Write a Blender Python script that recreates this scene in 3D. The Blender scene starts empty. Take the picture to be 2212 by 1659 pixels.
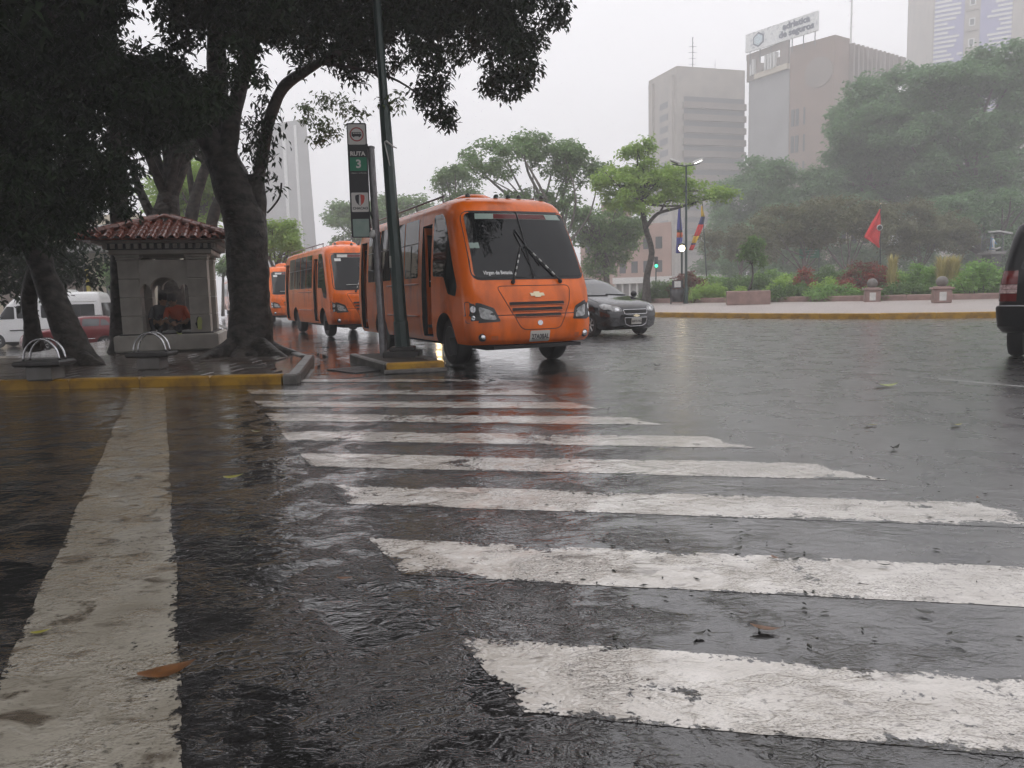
import bpy, bmesh, math, random
import numpy as np
from mathutils import Vector, Matrix, noise as mnoise

random.seed(7)
RNG = np.random.default_rng(7)
R = math.radians
scene = bpy.context.scene
COL = scene.collection

# ---------------------------------------------------------------- camera
FPX, CX, CY, CAMH = 1671.0, 1106.0, 829.5, 1.16       # photo measured on a 2212 x 1659 grid
PITCH, ROLL = R(6.7), R(1.45)
_fw = Vector((0, math.cos(PITCH), -math.sin(PITCH)))
_r0 = Vector((1, 0, 0)); _u0 = Vector((0, math.sin(PITCH), math.cos(PITCH)))
_r = math.cos(ROLL) * _r0 - math.sin(ROLL) * _u0
_u = math.sin(ROLL) * _r0 + math.cos(ROLL) * _u0
cd = bpy.data.cameras.new('camera'); cam = bpy.data.objects.new('camera', cd); COL.objects.link(cam)
cd.sensor_width = 36; cd.lens = 36 * FPX / 2212; cd.clip_start = 0.05; cd.clip_end = 3000
_m = Matrix((_r, _u, -_fw)).transposed().to_4x4(); _m.translation = (0, 0, CAMH)
cam.matrix_world = _m
scene.camera = cam

# ---------------------------------------------------------------- sky, sun, exposure
w = bpy.data.worlds.new('World'); scene.world = w; w.use_nodes = True
nt = w.node_tree; nt.nodes.clear()
out = nt.nodes.new('ShaderNodeOutputWorld'); bg = nt.nodes.new('ShaderNodeBackground')
sky = nt.nodes.new('ShaderNodeTexSky'); sky.sky_type = 'NISHITA'; sky.sun_disc = False
sky.sun_elevation = R(62); sky.sun_rotation = R(25); sky.air_density = 3; sky.dust_density = 8
mx = nt.nodes.new('ShaderNodeMix'); mx.data_type = 'RGBA'
mx.inputs[0].default_value = 0.93                       # closed rain cloud over the clear sky
mx.inputs[7].default_value = (13.0, 12.85, 13.5, 1)
nt.links.new(sky.outputs[0], mx.inputs[6]); nt.links.new(mx.outputs[2], bg.inputs[0])
bg.inputs[1].default_value = 0.1
nt.links.new(bg.outputs[0], out.inputs[0])
sd = bpy.data.lights.new('sun', 'SUN'); sd.energy = 0.7; sd.angle = R(40); sd.color = (1, .97, .93)
sun = bpy.data.objects.new('sun', sd); COL.objects.link(sun)
sun.rotation_euler = (R(28), 0, R(-25))
vs = scene.view_settings; vs.view_transform = 'Standard'; vs.look = 'None'; vs.exposure = 0.0; vs.gamma = 1
cy = scene.cycles
cy.max_bounces = 10; cy.diffuse_bounces = 3; cy.glossy_bounces = 4; cy.transmission_bounces = 4
cy.volume_bounces = 5; cy.transparent_max_bounces = 8
cy.caustics_reflective = False; cy.caustics_refractive = False
cy.sample_clamp_indirect = 4; cy.use_denoising = True
cy.use_adaptive_sampling = True; cy.adaptive_threshold = 0.03

# ---------------------------------------------------------------- pixel helpers (photo grid -> world)
def ray(u, v): return _fw * FPX + _r * (u - CX) - _u * (v - CY)
def G(u, v, z=0.0):
    d = ray(u, v); t = (z - CAMH) / d.z; return Vector((0, 0, CAMH)) + d * t
def A(u, v, Y):
    d = ray(u, v); return Vector((0, 0, CAMH)) + d * (Y / d.y)
def ppm(Y): return FPX / Y          # photo-grid pixels per metre at depth Y

# ---------------------------------------------------------------- materials
def N(nt, t, **k):
    n = nt.nodes.new(t)
    for a, b in k.items(): setattr(n, a, b)
    return n
MATS = {}
def M(name, col, rough=.5, metal=0, col2=None, vs=4, bump=0, bs=40, stretch=(1, 1, 1), coat=0, spec=.5,
      trans=0, emit=None, es=1, island=False, detail=4, alpha=None, ramp=(.35, .65), sss=0):
    m = bpy.data.materials.new(name); m.use_nodes = True; nt = m.node_tree
    b = nt.nodes['Principled BSDF']; I = b.inputs
    I['Base Color'].default_value = (*col, 1); I['Roughness'].default_value = rough; I['Metallic'].default_value = metal
    I['Coat Roughness'].default_value = .06
    I['Specular IOR Level'].default_value = spec; I['Transmission Weight'].default_value = trans
    tc = None
    if col2 is not None or bump:
        tc = N(nt, 'ShaderNodeTexCoord'); mp = N(nt, 'ShaderNodeMapping'); mp.inputs['Scale'].default_value = stretch
        nt.links.new(tc.outputs['Object'], mp.inputs[0])
    if col2 is not None:
        mixn = N(nt, 'ShaderNodeMix', data_type='RGBA')
        mixn.inputs[6].default_value = (*col, 1); mixn.inputs[7].default_value = (*col2, 1)
        nz = N(nt, 'ShaderNodeTexNoise'); nz.inputs['Scale'].default_value = vs; nz.inputs['Detail'].default_value = detail
        nt.links.new(mp.outputs[0], nz.inputs[0])
        cr = N(nt, 'ShaderNodeMapRange'); cr.inputs[1].default_value = ramp[0]; cr.inputs[2].default_value = ramp[1]
        nt.links.new(nz.outputs[0], cr.inputs[0])
        fac = cr.outputs[0]
        if island:
            ge = N(nt, 'ShaderNodeNewGeometry'); ad = N(nt, 'ShaderNodeMath', operation='MULTIPLY_ADD')
            ad.inputs[1].default_value = .7; nt.links.new(ge.outputs['Random Per Island'], ad.inputs[0])
            ml = N(nt, 'ShaderNodeMath', operation='MULTIPLY'); ml.inputs[1].default_value = .3
            nt.links.new(fac, ml.inputs[0]); nt.links.new(ml.outputs[0], ad.inputs[2]); fac = ad.outputs[0]
        nt.links.new(fac, mixn.inputs[0]); nt.links.new(mixn.outputs[2], I['Base Color'])
    if bump:
        nb = N(nt, 'ShaderNodeTexNoise'); nb.inputs['Scale'].default_value = bs; nb.inputs['Detail'].default_value = 5
        nt.links.new(mp.outputs[0], nb.inputs[0])
        bp = N(nt, 'ShaderNodeBump'); bp.inputs['Strength'].default_value = min(1, bump * 20) if bump < .05 else 1
        bp.inputs['Distance'].default_value = bump
        nt.links.new(nb.outputs[0], bp.inputs['Height']); nt.links.new(bp.outputs[0], I['Normal'])
    if emit: I['Emission Color'].default_value = (*emit, 1); I['Emission Strength'].default_value = es
    if alpha is not None: I['Alpha'].default_value = alpha
    MATS[name] = m
    return m

def leafmat(name, c1, c2, rough=.38, transl=.25, spec=.35):
    m = bpy.data.materials.new(name); m.use_nodes = True; nt = m.node_tree
    b = nt.nodes['Principled BSDF']; b.inputs['Roughness'].default_value = rough
    b.inputs['Specular IOR Level'].default_value = spec
    ge = N(nt, 'ShaderNodeNewGeometry'); mixn = N(nt, 'ShaderNodeMix', data_type='RGBA')
    tc = N(nt, 'ShaderNodeTexCoord'); nz = N(nt, 'ShaderNodeTexNoise'); nz.inputs['Scale'].default_value = .8
    nt.links.new(tc.outputs['Object'], nz.inputs[0])
    ad = N(nt, 'ShaderNodeMath', operation='ADD'); nt.links.new(ge.outputs['Random Per Island'], ad.inputs[0]); nt.links.new(nz.outputs[0], ad.inputs[1])
    mr = N(nt, 'ShaderNodeMapRange'); mr.inputs[1].default_value = .25; mr.inputs[2].default_value = 1.25
    nt.links.new(ad.outputs[0], mr.inputs[0]); nt.links.new(mr.outputs[0], mixn.inputs[0])
    mixn.inputs[6].default_value = (*c1, 1); mixn.inputs[7].default_value = (*c2, 1)
    nt.links.new(mixn.outputs[2], b.inputs['Base Color'])
    tr = N(nt, 'ShaderNodeBsdfTranslucent'); nt.links.new(mixn.outputs[2], tr.inputs[0])
    ms = N(nt, 'ShaderNodeMixShader'); ms.inputs[0].default_value = transl
    nt.links.new(b.outputs[0], ms.inputs[1]); nt.links.new(tr.outputs[0], ms.inputs[2])
    nt.links.new(ms.outputs[0], nt.nodes['Material Output'].inputs[0])
    MATS[name] = m; return m

def wetmat(name, paint=None, base=(.018, .018, .02), mud=(.05, .042, .034), ripple=1.0, wear=.5, rot=0.0, rough=(.05, .22), bumpd=.012, calm_amp=.25, coat=0.0, patchy=1.0):
    """running rain water over asphalt or over worn road paint"""
    m = bpy.data.materials.new(name); m.use_nodes = True; nt = m.node_tree; L = nt.links.new
    b = nt.nodes['Principled BSDF']; I = b.inputs; I['IOR'].default_value = 1.55
    ge = N(nt, 'ShaderNodeNewGeometry'); P = ge.outputs['Position']
    def noise(scale, det=4, dist=0.0, st=(1, 1, 1), rz=0.0, rough=.55):
        mp = N(nt, 'ShaderNodeMapping'); mp.inputs['Scale'].default_value = st; mp.inputs['Rotation'].default_value = (0, 0, rz)
        L(P, mp.inputs[0]); n = N(nt, 'ShaderNodeTexNoise'); n.inputs['Scale'].default_value = scale
        n.inputs['Detail'].default_value = det; n.inputs['Distortion'].default_value = dist; n.inputs['Roughness'].default_value = rough
        L(mp.outputs[0], n.inputs[0]); return n.outputs[0]
    def rng(x, a, c, d=0.0, e=1.0):
        r = N(nt, 'ShaderNodeMapRange'); r.inputs[1].default_value = a; r.inputs[2].default_value = c
        r.inputs[3].default_value = d; r.inputs[4].default_value = e; L(x, r.inputs[0]); return r.outputs[0]
    def mth(op, a, c=None):
        q = N(nt, 'ShaderNodeMath', operation=op)
        for i, x in enumerate((a, c)):
            if x is None: continue
            if isinstance(x, (int, float)): q.inputs[i].default_value = x
            else: L(x, q.inputs[i])
        return q.outputs[0]
    def mix(f, a, c):
        q = N(nt, 'ShaderNodeMix', data_type='RGBA')
        L(f, q.inputs[0])
        for i, x in ((6, a), (7, c)):
            if isinstance(x, tuple): q.inputs[i].default_value = (*x, 1)
            else: L(x, q.inputs[i])
        return q.outputs[2]
    big = noise(.55, 3, .4); mid = noise(2.3, 4, .6); fine = noise(70, 3)
    asph = mix(rng(mth('ADD', mid, mth('MULTIPLY', fine, .35)), .45, .95), base, mud)
    spk = noise(150, 2)                                               # pale aggregate grains
    asph = mix(rng(spk, .60, .72, 0, .5), asph, (.13, .125, .115))
    vc = N(nt, 'ShaderNodeTexVoronoi', feature='DISTANCE_TO_EDGE'); vc.inputs['Scale'].default_value = .42
    wv = N(nt, 'ShaderNodeVectorMath', operation='ADD'); nv = N(nt, 'ShaderNodeTexNoise'); nv.inputs['Scale'].default_value = 2.2; nv.inputs['Detail'].default_value = 5
    L(P, nv.inputs[0]); sc = N(nt, 'ShaderNodeVectorMath', operation='SCALE'); sc.inputs['Scale'].default_value = .7; L(nv.outputs[1], sc.inputs[0])
    L(P, wv.inputs[0]); L(sc.outputs[0], wv.inputs[1]); L(wv.outputs[0], vc.inputs[0])
    crack = mth('MULTIPLY', rng(vc.outputs['Distance'], .0, .006, 1, 0), rng(big, .45, .55, 0, 1))
    if paint:
        c1, c2 = paint
        pc = mix(rng(noise(3.0, 5, .5), .3, .7), c1, c2)
        g1 = mth('MULTIPLY', rng(noise(95, 3, .2, (1, 1.6, 1)), .50, .66), rng(noise(2.6, 4, .8), .40, .62, .15, 1.0))
        pc = mix(mth('MULTIPLY', g1, .75), pc, tuple(x * .16 for x in c2))
        g2 = mth('MULTIPLY', rng(noise(30, 4, .5, (1, 1.5, 1)), .56, .68), rng(noise(1.7, 4, .8), .42, .60, .05, 1.0))
        pc = mix(mth('MULTIPLY', g2, .55 + .25 * wear), pc, tuple(x * .22 for x in c2))
        g3 = rng(noise(5.0, 6, .9, (1, 1.7, 1)), .60 - .03 * wear, .70 - .03 * wear, 0, .45 + .3 * wear)
        pc = mix(g3, pc, (.10, .082, .062))
        pc = mix(mth('MULTIPLY', crack, .7), pc, (.03, .028, .025))
        at = N(nt, 'ShaderNodeAttribute', attribute_name='wear')
        em = mth('ADD', at.outputs['Fac'], mth('MULTIPLY', mth('SUBTRACT', mth('ADD', noise(9, 5, .6), mth('MULTIPLY', noise(48, 4, .4), .8)), .9), 3.2))
        em = mth('ADD', em, rng(noise(1.3, 4, .7), .44, .66, .25, -patchy))
        pmask = rng(em, -.08, .22, 0, 1)                      # paint is gone where the edge has broken away
        pc = mix(pmask, asph, pc)
        L(pc, I['Base Color'])
    else:
        asph = mix(mth('MULTIPLY', crack, .8), asph, (.008, .008, .008))
        L(asph, I['Base Color'])
    I['Coat Roughness'].default_value = .10; I['Coat IOR'].default_value = 1.8
        # moving film of water: small wind ripples, flow streaks and rain rings
    sx = N(nt, 'ShaderNodeSeparateXYZ'); L(P, sx.inputs[0])        # the torrent runs along the gutter side; the crown of the road is calm
    calm = mth('ADD', mth('ADD', sx.outputs[0], mth('MULTIPLY', sx.outputs[1], .06)), mth('MULTIPLY', mid, 1.3))
    amp = mth('MULTIPLY', rng(big, .38, .62, .5, 1.0), rng(calm, 1.3, 3.4, 1.0, calm_amp))
    amp = mth('MULTIPLY', amp, rng(sx.outputs[1], 9, 13, 1.0, .22))
    clm = rng(calm, 1.0, 3.0, 0, 1)
    rq = N(nt, 'ShaderNodeMath', operation='MULTIPLY_ADD'); L(clm, rq.inputs[0]); rq.inputs[1].default_value = rough[1] - rough[0]; rq.inputs[2].default_value = rough[0]
    ro = mth('ADD', rq.outputs[0], rng(mid, .35, .7, -.02, .05)); L(ro, I['Roughness']); L(ro, I['Coat Roughness']); L(mth('MULTIPLY', rng(clm, 0, 1, .45, 1.0), coat), I['Coat Weight'])
    def ridge(n, pw): return mth('POWER', mth('SUBTRACT', 1.0, mth('ABSOLUTE', mth('MULTIPLY', mth('SUBTRACT', n, .5), 3.0))), pw)
    h0 = noise(7, 3, .8, (1, 1.6, 1), rot)
    gust = rng(noise(2.6, 4, 1.0), .44, .58, .10, 1.15)
    h1 = mth('ADD', mth('MULTIPLY', h0, .95), mth('MULTIPLY', mth('MULTIPLY', ridge(noise(11, 3, .9, (1, 1.7, 1), rot), 4), rng(clm, 0, .8, 1, .12)), mth('MULTIPLY', gust, .55)))
    h2 = mth('MULTIPLY', ridge(noise(32, 2, .7, (1, 1.4, 1), rot), 4), gust)
    vo = N(nt, 'ShaderNodeTexVoronoi'); vo.inputs['Scale'].default_value = 5.5; L(P, vo.inputs[0])
    d = vo.outputs['Distance']
    ring = mth('MULTIPLY', mth('SINE', mth('MULTIPLY', d, 75)), rng(d, .0, .33, 1, 0))
    hh = mth('ADD', mth('MULTIPLY', h1, 1.0), mth('MULTIPLY', h2, .12))
    hh = mth('ADD', mth('MULTIPLY', hh, mth('MULTIPLY', amp, ripple)), mth('MULTIPLY', ring, .03))
    hh = mth('ADD', hh, mth('MULTIPLY', fine, .004))
    bp = N(nt, 'ShaderNodeBump'); bp.inputs['Strength'].default_value = 1; bp.inputs['Distance'].default_value = bumpd
    L(hh, bp.inputs['Height']); L(bp.outputs[0], I['Normal']); L(bp.outputs[0], I['Coat Normal'])
    MATS[name] = m; return m

# ---------------------------------------------------------------- mesh helpers
def tag(o, label=None, cat=None, group=None, kind=None):
    if label: o['label'] = label
    if cat: o['category'] = cat
    if group: o['group'] = group
    if kind: o['kind'] = kind
    return o
def empty(name, loc=(0, 0, 0), rz=0.0, label=None, cat=None, group=None, kind=None):
    o = bpy.data.objects.new(name, None); COL.objects.link(o); o.location = loc; o.rotation_euler = (0, 0, rz)
    o.empty_display_size = .1
    return tag(o, label, cat, group, kind)
def link(name, me, parent=None, loc=None, rot=None):
    o = bpy.data.objects.new(name, me); COL.objects.link(o)
    if parent: o.parent = parent
    if loc is not None: o.location = loc
    if rot is not None: o.rotation_euler = rot
    return o
def getm(m): return MATS[m] if isinstance(m, str) else m
class MB:
    def __init__(s): s.v = []; s.f = []
    def add(s, vs, fs):
        o = len(s.v); s.v += [tuple(x) for x in vs]; s.f += [tuple(i + o for i in f) for f in fs]; return s
    def box(s, c, d, rz=0, taper=1.0, bev=0.0):
        x, y, z = (q / 2 for q in d); ca, sa = math.cos(rz), math.sin(rz)
        if bev:
            b = min(bev, x * .9, y * .9, z * .9); vs = []
            for zz, ins in ((-z, b), (-z + b, 0), (z - b, 0), (z, b)):
                for px, py in ((-1, -1), (1, -1), (1, 1), (-1, 1)):
                    a, e = px * (x - ins), py * (y - ins)
                    # chamfered corners
                    k = max(b - ins, 0) + ins * 0
                    vs.append((a, e, zz))
            q = [(c[0] + a * ca - e * sa, c[1] + a * sa + e * ca, c[2] + h) for a, e, h in vs]
            fs = [(3, 2, 1, 0), (12, 13, 14, 15)]
            for r_ in range(3):
                for i in range(4):
                    j = (i + 1) % 4; fs.append((r_ * 4 + i, r_ * 4 + j, r_ * 4 + 4 + j, r_ * 4 + 4 + i))
            return s.add(q, fs)
        vs = []
        for zz, t in ((-z, 1), (z, taper)):
            for px, py in ((-1, -1), (1, -1), (1, 1), (-1, 1)):
                a, e = px * x * t, py * y * t
                vs.append((c[0] + a * ca - e * sa, c[1] + a * sa + e * ca, c[2] + zz))
        return s.add(vs, [(3, 2, 1, 0), (4, 5, 6, 7), (0, 1, 5, 4), (1, 2, 6, 5), (2, 3, 7, 6), (3, 0, 4, 7)])
    def prism(s, pts, z0, z1):
        n = len(pts); vs = [(p[0], p[1], z0) for p in pts] + [(p[0], p[1], z1) for p in pts]
        return s.add(vs, [tuple(range(n - 1, -1, -1)), tuple(range(n, 2 * n))] + [(i, (i + 1) % n, n + (i + 1) % n, n + i) for i in range(n)])
    def tube(s, pts, rad, n=8, caps=True):
        pts = [Vector(p) for p in pts]; m = len(pts)
        if not hasattr(rad, '__len__'): rad = [rad] * m
        up = Vector((0, 0, 1)); vs = []; px = None
        for i, p in enumerate(pts):
            t = (pts[min(i + 1, m - 1)] - pts[max(i - 1, 0)]).normalized()
            if px is None:
                px = t.orthogonal().normalized()
            px = (px - t * px.dot(t)).normalized(); py = t.cross(px)
            for k in range(n):
                a = 2 * math.pi * k / n; vs.append(p + (px * math.cos(a) + py * math.sin(a)) * rad[i])
        fs = [(i * n + k, i * n + (k + 1) % n, (i + 1) * n + (k + 1) % n, (i + 1) * n + k) for i in range(m - 1) for k in range(n)]
        if caps: fs += [tuple(range(n - 1, -1, -1)), tuple((m - 1) * n + k for k in range(n))]
        return s.add(vs, fs)
    def lathe(s, prof, c=(0, 0, 0), n=16, axis='z', caps=True):
        vs = []
        for r_, h in prof:
            for k in range(n):
                a = 2 * math.pi * k / n; x, y = r_ * math.cos(a), r_ * math.sin(a)
                q = (x, y, h) if axis == 'z' else ((x, h, y) if axis == 'y' else (h, x, y))
                vs.append((c[0] + q[0], c[1] + q[1], c[2] + q[2]))
        m = len(prof)
        fs = [(i * n + k, i * n + (k + 1) % n, (i + 1) * n + (k + 1) % n, (i + 1) * n + k) for i in range(m - 1) for k in range(n)]
        if caps: fs += [tuple(range(n - 1, -1, -1)), tuple((m - 1) * n + k for k in range(n))]
        return s.add(vs, fs)
    def quad(s, a, b, c, d): return s.add([a, b, c, d], [(0, 1, 2, 3)])
    def mesh(s, name, mat=None, smooth=False):
        me = bpy.data.meshes.new(name); me.from_pydata(s.v, [], s.f)
        if mat: me.materials.append(getm(mat))
        bm = bmesh.new(); bm.from_mesh(me); bmesh.ops.recalc_face_normals(bm, faces=bm.faces); bm.to_mesh(me); bm.free()
        if smooth:
            me.shade_smooth()
            if smooth is not True: me.set_sharp_from_angle(angle=R(smooth))
        return me
    def build(s, name, mat, parent=None, smooth=False, loc=None, rot=None):
        return link(name, s.mesh(name, mat, smooth), parent, loc, rot)

def np_mesh(name, V, Fa, mat, smooth=False):
    """V (n,3), Fa (m,k) with constant k"""
    me = bpy.data.meshes.new(name); k = Fa.shape[1]
    me.vertices.add(len(V)); me.vertices.foreach_set('co', V.astype(np.float32).ravel())
    me.loops.add(Fa.size); me.loops.foreach_set('vertex_index', Fa.astype(np.int32).ravel())
    me.polygons.add(len(Fa)); me.polygons.foreach_set('loop_start', np.arange(0, Fa.size, k, dtype=np.int32))
    me.polygons.foreach_set('loop_total', np.full(len(Fa), k, np.int32))
    if smooth: me.polygons.foreach_set('use_smooth', np.ones(len(Fa), bool))
    me.materials.append(getm(mat)); me.update(); me.validate()
    return me

def text_mesh(s, size, mat, depth=.0, bold=0.0, sx=1.0, align='CENTER'):
    c = bpy.data.curves.new('lettering', 'FONT'); c.body = s; c.size = size; c.align_x = align; c.align_y = 'CENTER'
    c.extrude = depth; c.offset = bold; c.resolution_u = 3
    o = bpy.data.objects.new('lettering', c); COL.objects.link(o)
    dg = bpy.context.evaluated_depsgraph_get(); me = bpy.data.meshes.new_from_object(o.evaluated_get(dg))
    bpy.data.objects.remove(o); bpy.data.curves.remove(c)
    for v in me.vertices: v.co.x *= sx
    me.materials.clear(); me.materials.append(getm(mat)); return me

def catmull(pts, per=4):
    pts = [Vector(p) for p in pts]; out = []
    for i in range(len(pts) - 1):
        p0 = pts[max(i - 1, 0)]; p1 = pts[i]; p2 = pts[i + 1]; p3 = pts[min(i + 2, len(pts) - 1)]
        for k in range(per):
            t = k / per
            out.append(.5 * ((2 * p1) + (p2 - p0) * t + (2 * p0 - 5 * p1 + 4 * p2 - p3) * t * t + (3 * p1 - p0 - 3 * p2 + p3) * t ** 3))
    out.append(pts[-1]); return out
def lerp_list(vals, n):
    m = len(vals) - 1; o = []
    for i in range(n):
        x = i / (n - 1) * m; k = min(int(x), m - 1); o.append(vals[k] + (vals[k + 1] - vals[k]) * (x - k))
    return o
def limb(mb, pts, rad, n=10, per=4, rough=.0, seed=0):
    p = catmull(pts, per); r_ = lerp_list(rad, len(p)); o = len(mb.v); mb.tube(p, r_, n)
    if rough:
        for i in range(o, len(mb.v)):
            v = Vector(mb.v[i]); k = (i - o) // n
            if k >= len(p): continue
            d = v - p[k]; f = 1 + rough * (mnoise.noise(v * 2.2 + Vector((seed, 0, 0))) * 1.0 + .6 * mnoise.noise(v * 7))
            mb.v[i] = tuple(p[k] + d * f)

def copy_tree(o, parent=None, skip=()):
    c = o.copy(); COL.objects.link(c); c.parent = parent
    for ch in o.children:
        if ch.name.split('.')[0] in skip: continue
        copy_tree(ch, c, skip)
    return c

# ---------------------------------------------------------------- foliage
def leaf_arrays(C, size, rng, droop=.6, aspect=.38, jitter=.3, fold=.25):
    """C (n,3) leaf bases -> diamond leaves folded on the midrib"""
    n = len(C)
    a = rng.uniform(0, 2 * np.pi, n); z = -droop + rng.normal(0, .45, n)
    d = np.stack([np.cos(a), np.sin(a), z], 1); d /= np.linalg.norm(d, axis=1)[:, None]
    up = rng.normal(0, .5, (n, 3)) + np.array([0, 0, 1.0])
    s = np.cross(d, up); s /= np.linalg.norm(s, axis=1)[:, None] + 1e-9
    nn = np.cross(s, d)
    Ls = size * (1 + rng.uniform(-jitter, jitter, n))[:, None]; W = Ls * aspect
    V = np.empty((n, 4, 3)); mid = C + d * Ls * .45
    V[:, 0] = C; V[:, 1] = mid + s * W * .5 + nn * W * fold; V[:, 2] = C + d * Ls - nn * Ls * .08; V[:, 3] = mid - s * W * .5 + nn * W * fold
    b = (np.arange(n) * 4)[:, None]
    Fa = np.concatenate([b + np.array([[0, 1, 2]]), b + np.array([[0, 2, 3]])], 0)
    return V.reshape(-1, 3), Fa
def blob_points(c, rad, n, rng, hollow=.0):
    p = rng.normal(0, 1, (n, 3)); p /= np.linalg.norm(p, axis=1)[:, None]
    r_ = rng.uniform(hollow, 1, n) ** (1 / 2.2)
    return np.asarray(c) + p * r_[:, None] * np.asarray(rad)
def crown(name, clumps, size, mat, rng, parent, droop=.6, aspect=.38, sub=14, spread=.42, kind='stuff'):
    """clumps: (centre, radii, leaf count); leaves gather on little twigs inside each clump"""
    Vs = []; Fs = []; o = 0
    for c, rad, n in clumps:
        rad = np.asarray(rad, float) * np.ones(3)
        m = max(1, int(n / sub)); tw = blob_points(c, rad, m, rng, .15)
        P = np.repeat(tw, sub, 0) + rng.normal(0, 1, (m * sub, 3)) * size * spread * np.array([1.4, 1.4, 1.0])
        V, Fa = leaf_arrays(P, size, rng, droop, aspect); Vs.append(V); Fs.append(Fa + o); o += len(V)
    me = np_mesh(name, np.concatenate(Vs), np.concatenate(Fs), mat)
    ob = link(name, me, parent)
    if kind: ob['kind'] = kind
    return ob
# ================================================================ materials
wetmat('road_wet', base=(.010, .010, .011), mud=(.026, .024, .023), ripple=1.0, rot=R(-12), rough=(.05, .27), bumpd=.011, coat=1.0)
wetmat('paint_wet', paint=((.74, .70, .65), (.46, .42, .37)), base=(.010, .010, .011), mud=(.026, .024, .023), wear=.9, ripple=1.0, rot=R(-12), rough=(.05, .27), bumpd=.011, coat=1.0)
wetmat('stopline_wet', paint=((.36, .335, .28), (.25, .225, .18)), base=(.010, .010, .011), mud=(.026, .024, .023), wear=1.7, patchy=.25, ripple=1.0, rot=R(-12), rough=(.05, .27), bumpd=.011, coat=1.0)  # dirty paint, darkened further in place of shade from the canopy above
wetmat('line_wet', paint=((.6, .6, .58), (.4, .4, .4)), base=(.010, .010, .011), mud=(.026, .024, .023), wear=1.2, ripple=1.0, rot=R(-12), rough=(.05, .27), bumpd=.011, coat=1.0)
wetmat('pavement_wet', base=(.035, .028, .025), mud=(.09, .065, .052), ripple=.35, rough=(.08, .35), bumpd=.008)
wetmat('apron_wet', base=(.07, .068, .068), mud=(.13, .12, .11), ripple=.35, rough=(.05, .22), bumpd=.008)
wetmat('plaza_wet', base=(.36, .31, .295), mud=(.44, .39, .37), ripple=.05, rough=(.15, .4), bumpd=.006)
M('paver', (.055, .038, .032), .22, col2=(.10, .075, .062), vs=3, bump=.003, bs=60)
M('paver_grey', (.07, .066, .062), .22, col2=(.13, .12, .11), vs=3, bump=.003, bs=60)
M('kerb_yellow', (.40, .22, .014), .35, col2=(.15, .075, .012), vs=5, bump=.003, bs=50, ramp=(.42, .75))
M('kerb_grey', (.16, .15, .14), .4, col2=(.08, .075, .07), vs=6, bump=.004, bs=50)
M('soil', (.035, .025, .018), .7, col2=(.06, .045, .03), vs=6, bump=.02, bs=20)
M('grey_stone', (.17, .155, .14), .45, col2=(.10, .09, .08), vs=3, bump=.004, bs=45)
M('kiosk_stone', (.60, .57, .51), .5, col2=(.42, .395, .35), vs=2.2, bump=.004, bs=40)
M('terracotta', (.22, .06, .032), .25, col2=(.12, .03, .018), vs=5, bump=.003, bs=50)
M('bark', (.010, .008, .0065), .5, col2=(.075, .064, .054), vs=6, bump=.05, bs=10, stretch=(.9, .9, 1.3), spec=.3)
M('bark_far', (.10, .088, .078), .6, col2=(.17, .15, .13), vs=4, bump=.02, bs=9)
M('bark_scar', (.13, .085, .06), .5, col2=(.06, .045, .035), vs=8, bump=.01, bs=25)
M('orange_paint', (.86, .16, .010), .2, col2=(.42, .085, .016), vs=3.2, stretch=(1, 1, .3), ramp=(.5, .8), coat=.35)
M('orange_dark', (.50, .10, .016), .3)
M('black_rubber', (.012, .012, .013), .45, bump=.002, bs=80)
M('tyre', (.014, .014, .015), .55, bump=.003, bs=60)
M('glass_dark', (.004, .005, .006), .03, spec=.4)
M('glass_grey', (.06, .065, .07), .05, spec=.9, coat=.8)
M('interior_black', (.01, .009, .009), .6)
M('chrome', (.62, .62, .63), .16, metal=1)
M('steel', (.5, .5, .5), .28, metal=1, bump=.001, bs=90)
M('gold_emblem', (.72, .62, .42), .3, metal=.6)
M('lamp_lens', (.45, .46, .46), .06, col2=(.2, .2, .2), vs=14, spec=.7, coat=.6)
M('lamp_housing', (.05, .05, .05), .2, coat=.5)
M('white_paint', (.78, .78, .78), .25, coat=.4)
M('off_white', (.62, .62, .60), .4, col2=(.5, .5, .48), vs=4)
M('black_paint', (.008, .009, .011), .10, coat=.35)
M('sedan_black', (.010, .011, .014), .08, coat=1.0, spec=.9)
M('suv_black', (.006, .006, .007), .3, spec=.25)
M('red_paint', (.16, .012, .016), .18, coat=.7)
M('green_car_paint', (.02, .04, .037), .18, coat=.7)
M('silver_trim', (.55, .55, .56), .25, metal=1)
M('plate_white', (.62, .60, .56), .4)
M('plate_ink', (.03, .03, .035), .5)
M('text_white', (.75, .75, .74), .5)
M('tail_red', (.11, .008, .008), .1, coat=.6)
M('tail_clear', (.55, .42, .40), .15, col2=(.3, .2, .2), vs=30, coat=.5)
M('post_green', (.014, .035, .030), .32, col2=(.022, .045, .04), vs=6, bump=.002, bs=50, coat=.2)
M('galvanised', (.30, .29, .30), .45, metal=.5, col2=(.2, .195, .2), vs=8)
M('sign_black', (.014, .014, .017), .35)
M('sign_white', (.62, .60, .57), .4)
M('sign_red', (.38, .025, .03), .4)
M('sign_red2', (.55, .07, .05), .4)
M('sign_green', (.012, .19, .10), .4)
M('sign_pale', (.24, .33, .29), .35, col2=(.3, .38, .34), vs=6)
M('paper', (.55, .54, .5), .6)
M('plastic_bag', (.6, .6, .58), .35)
M('concrete', (.22, .21, .20), .5, col2=(.15, .14, .13), vs=3, bump=.004, bs=40)
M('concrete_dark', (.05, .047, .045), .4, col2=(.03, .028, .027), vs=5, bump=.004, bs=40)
M('rose_stone', (.30, .19, .165), .4, col2=(.21, .135, .12), vs=4, bump=.004, bs=50)
M('grate_iron', (.05, .05, .052), .35, metal=.6)
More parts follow.
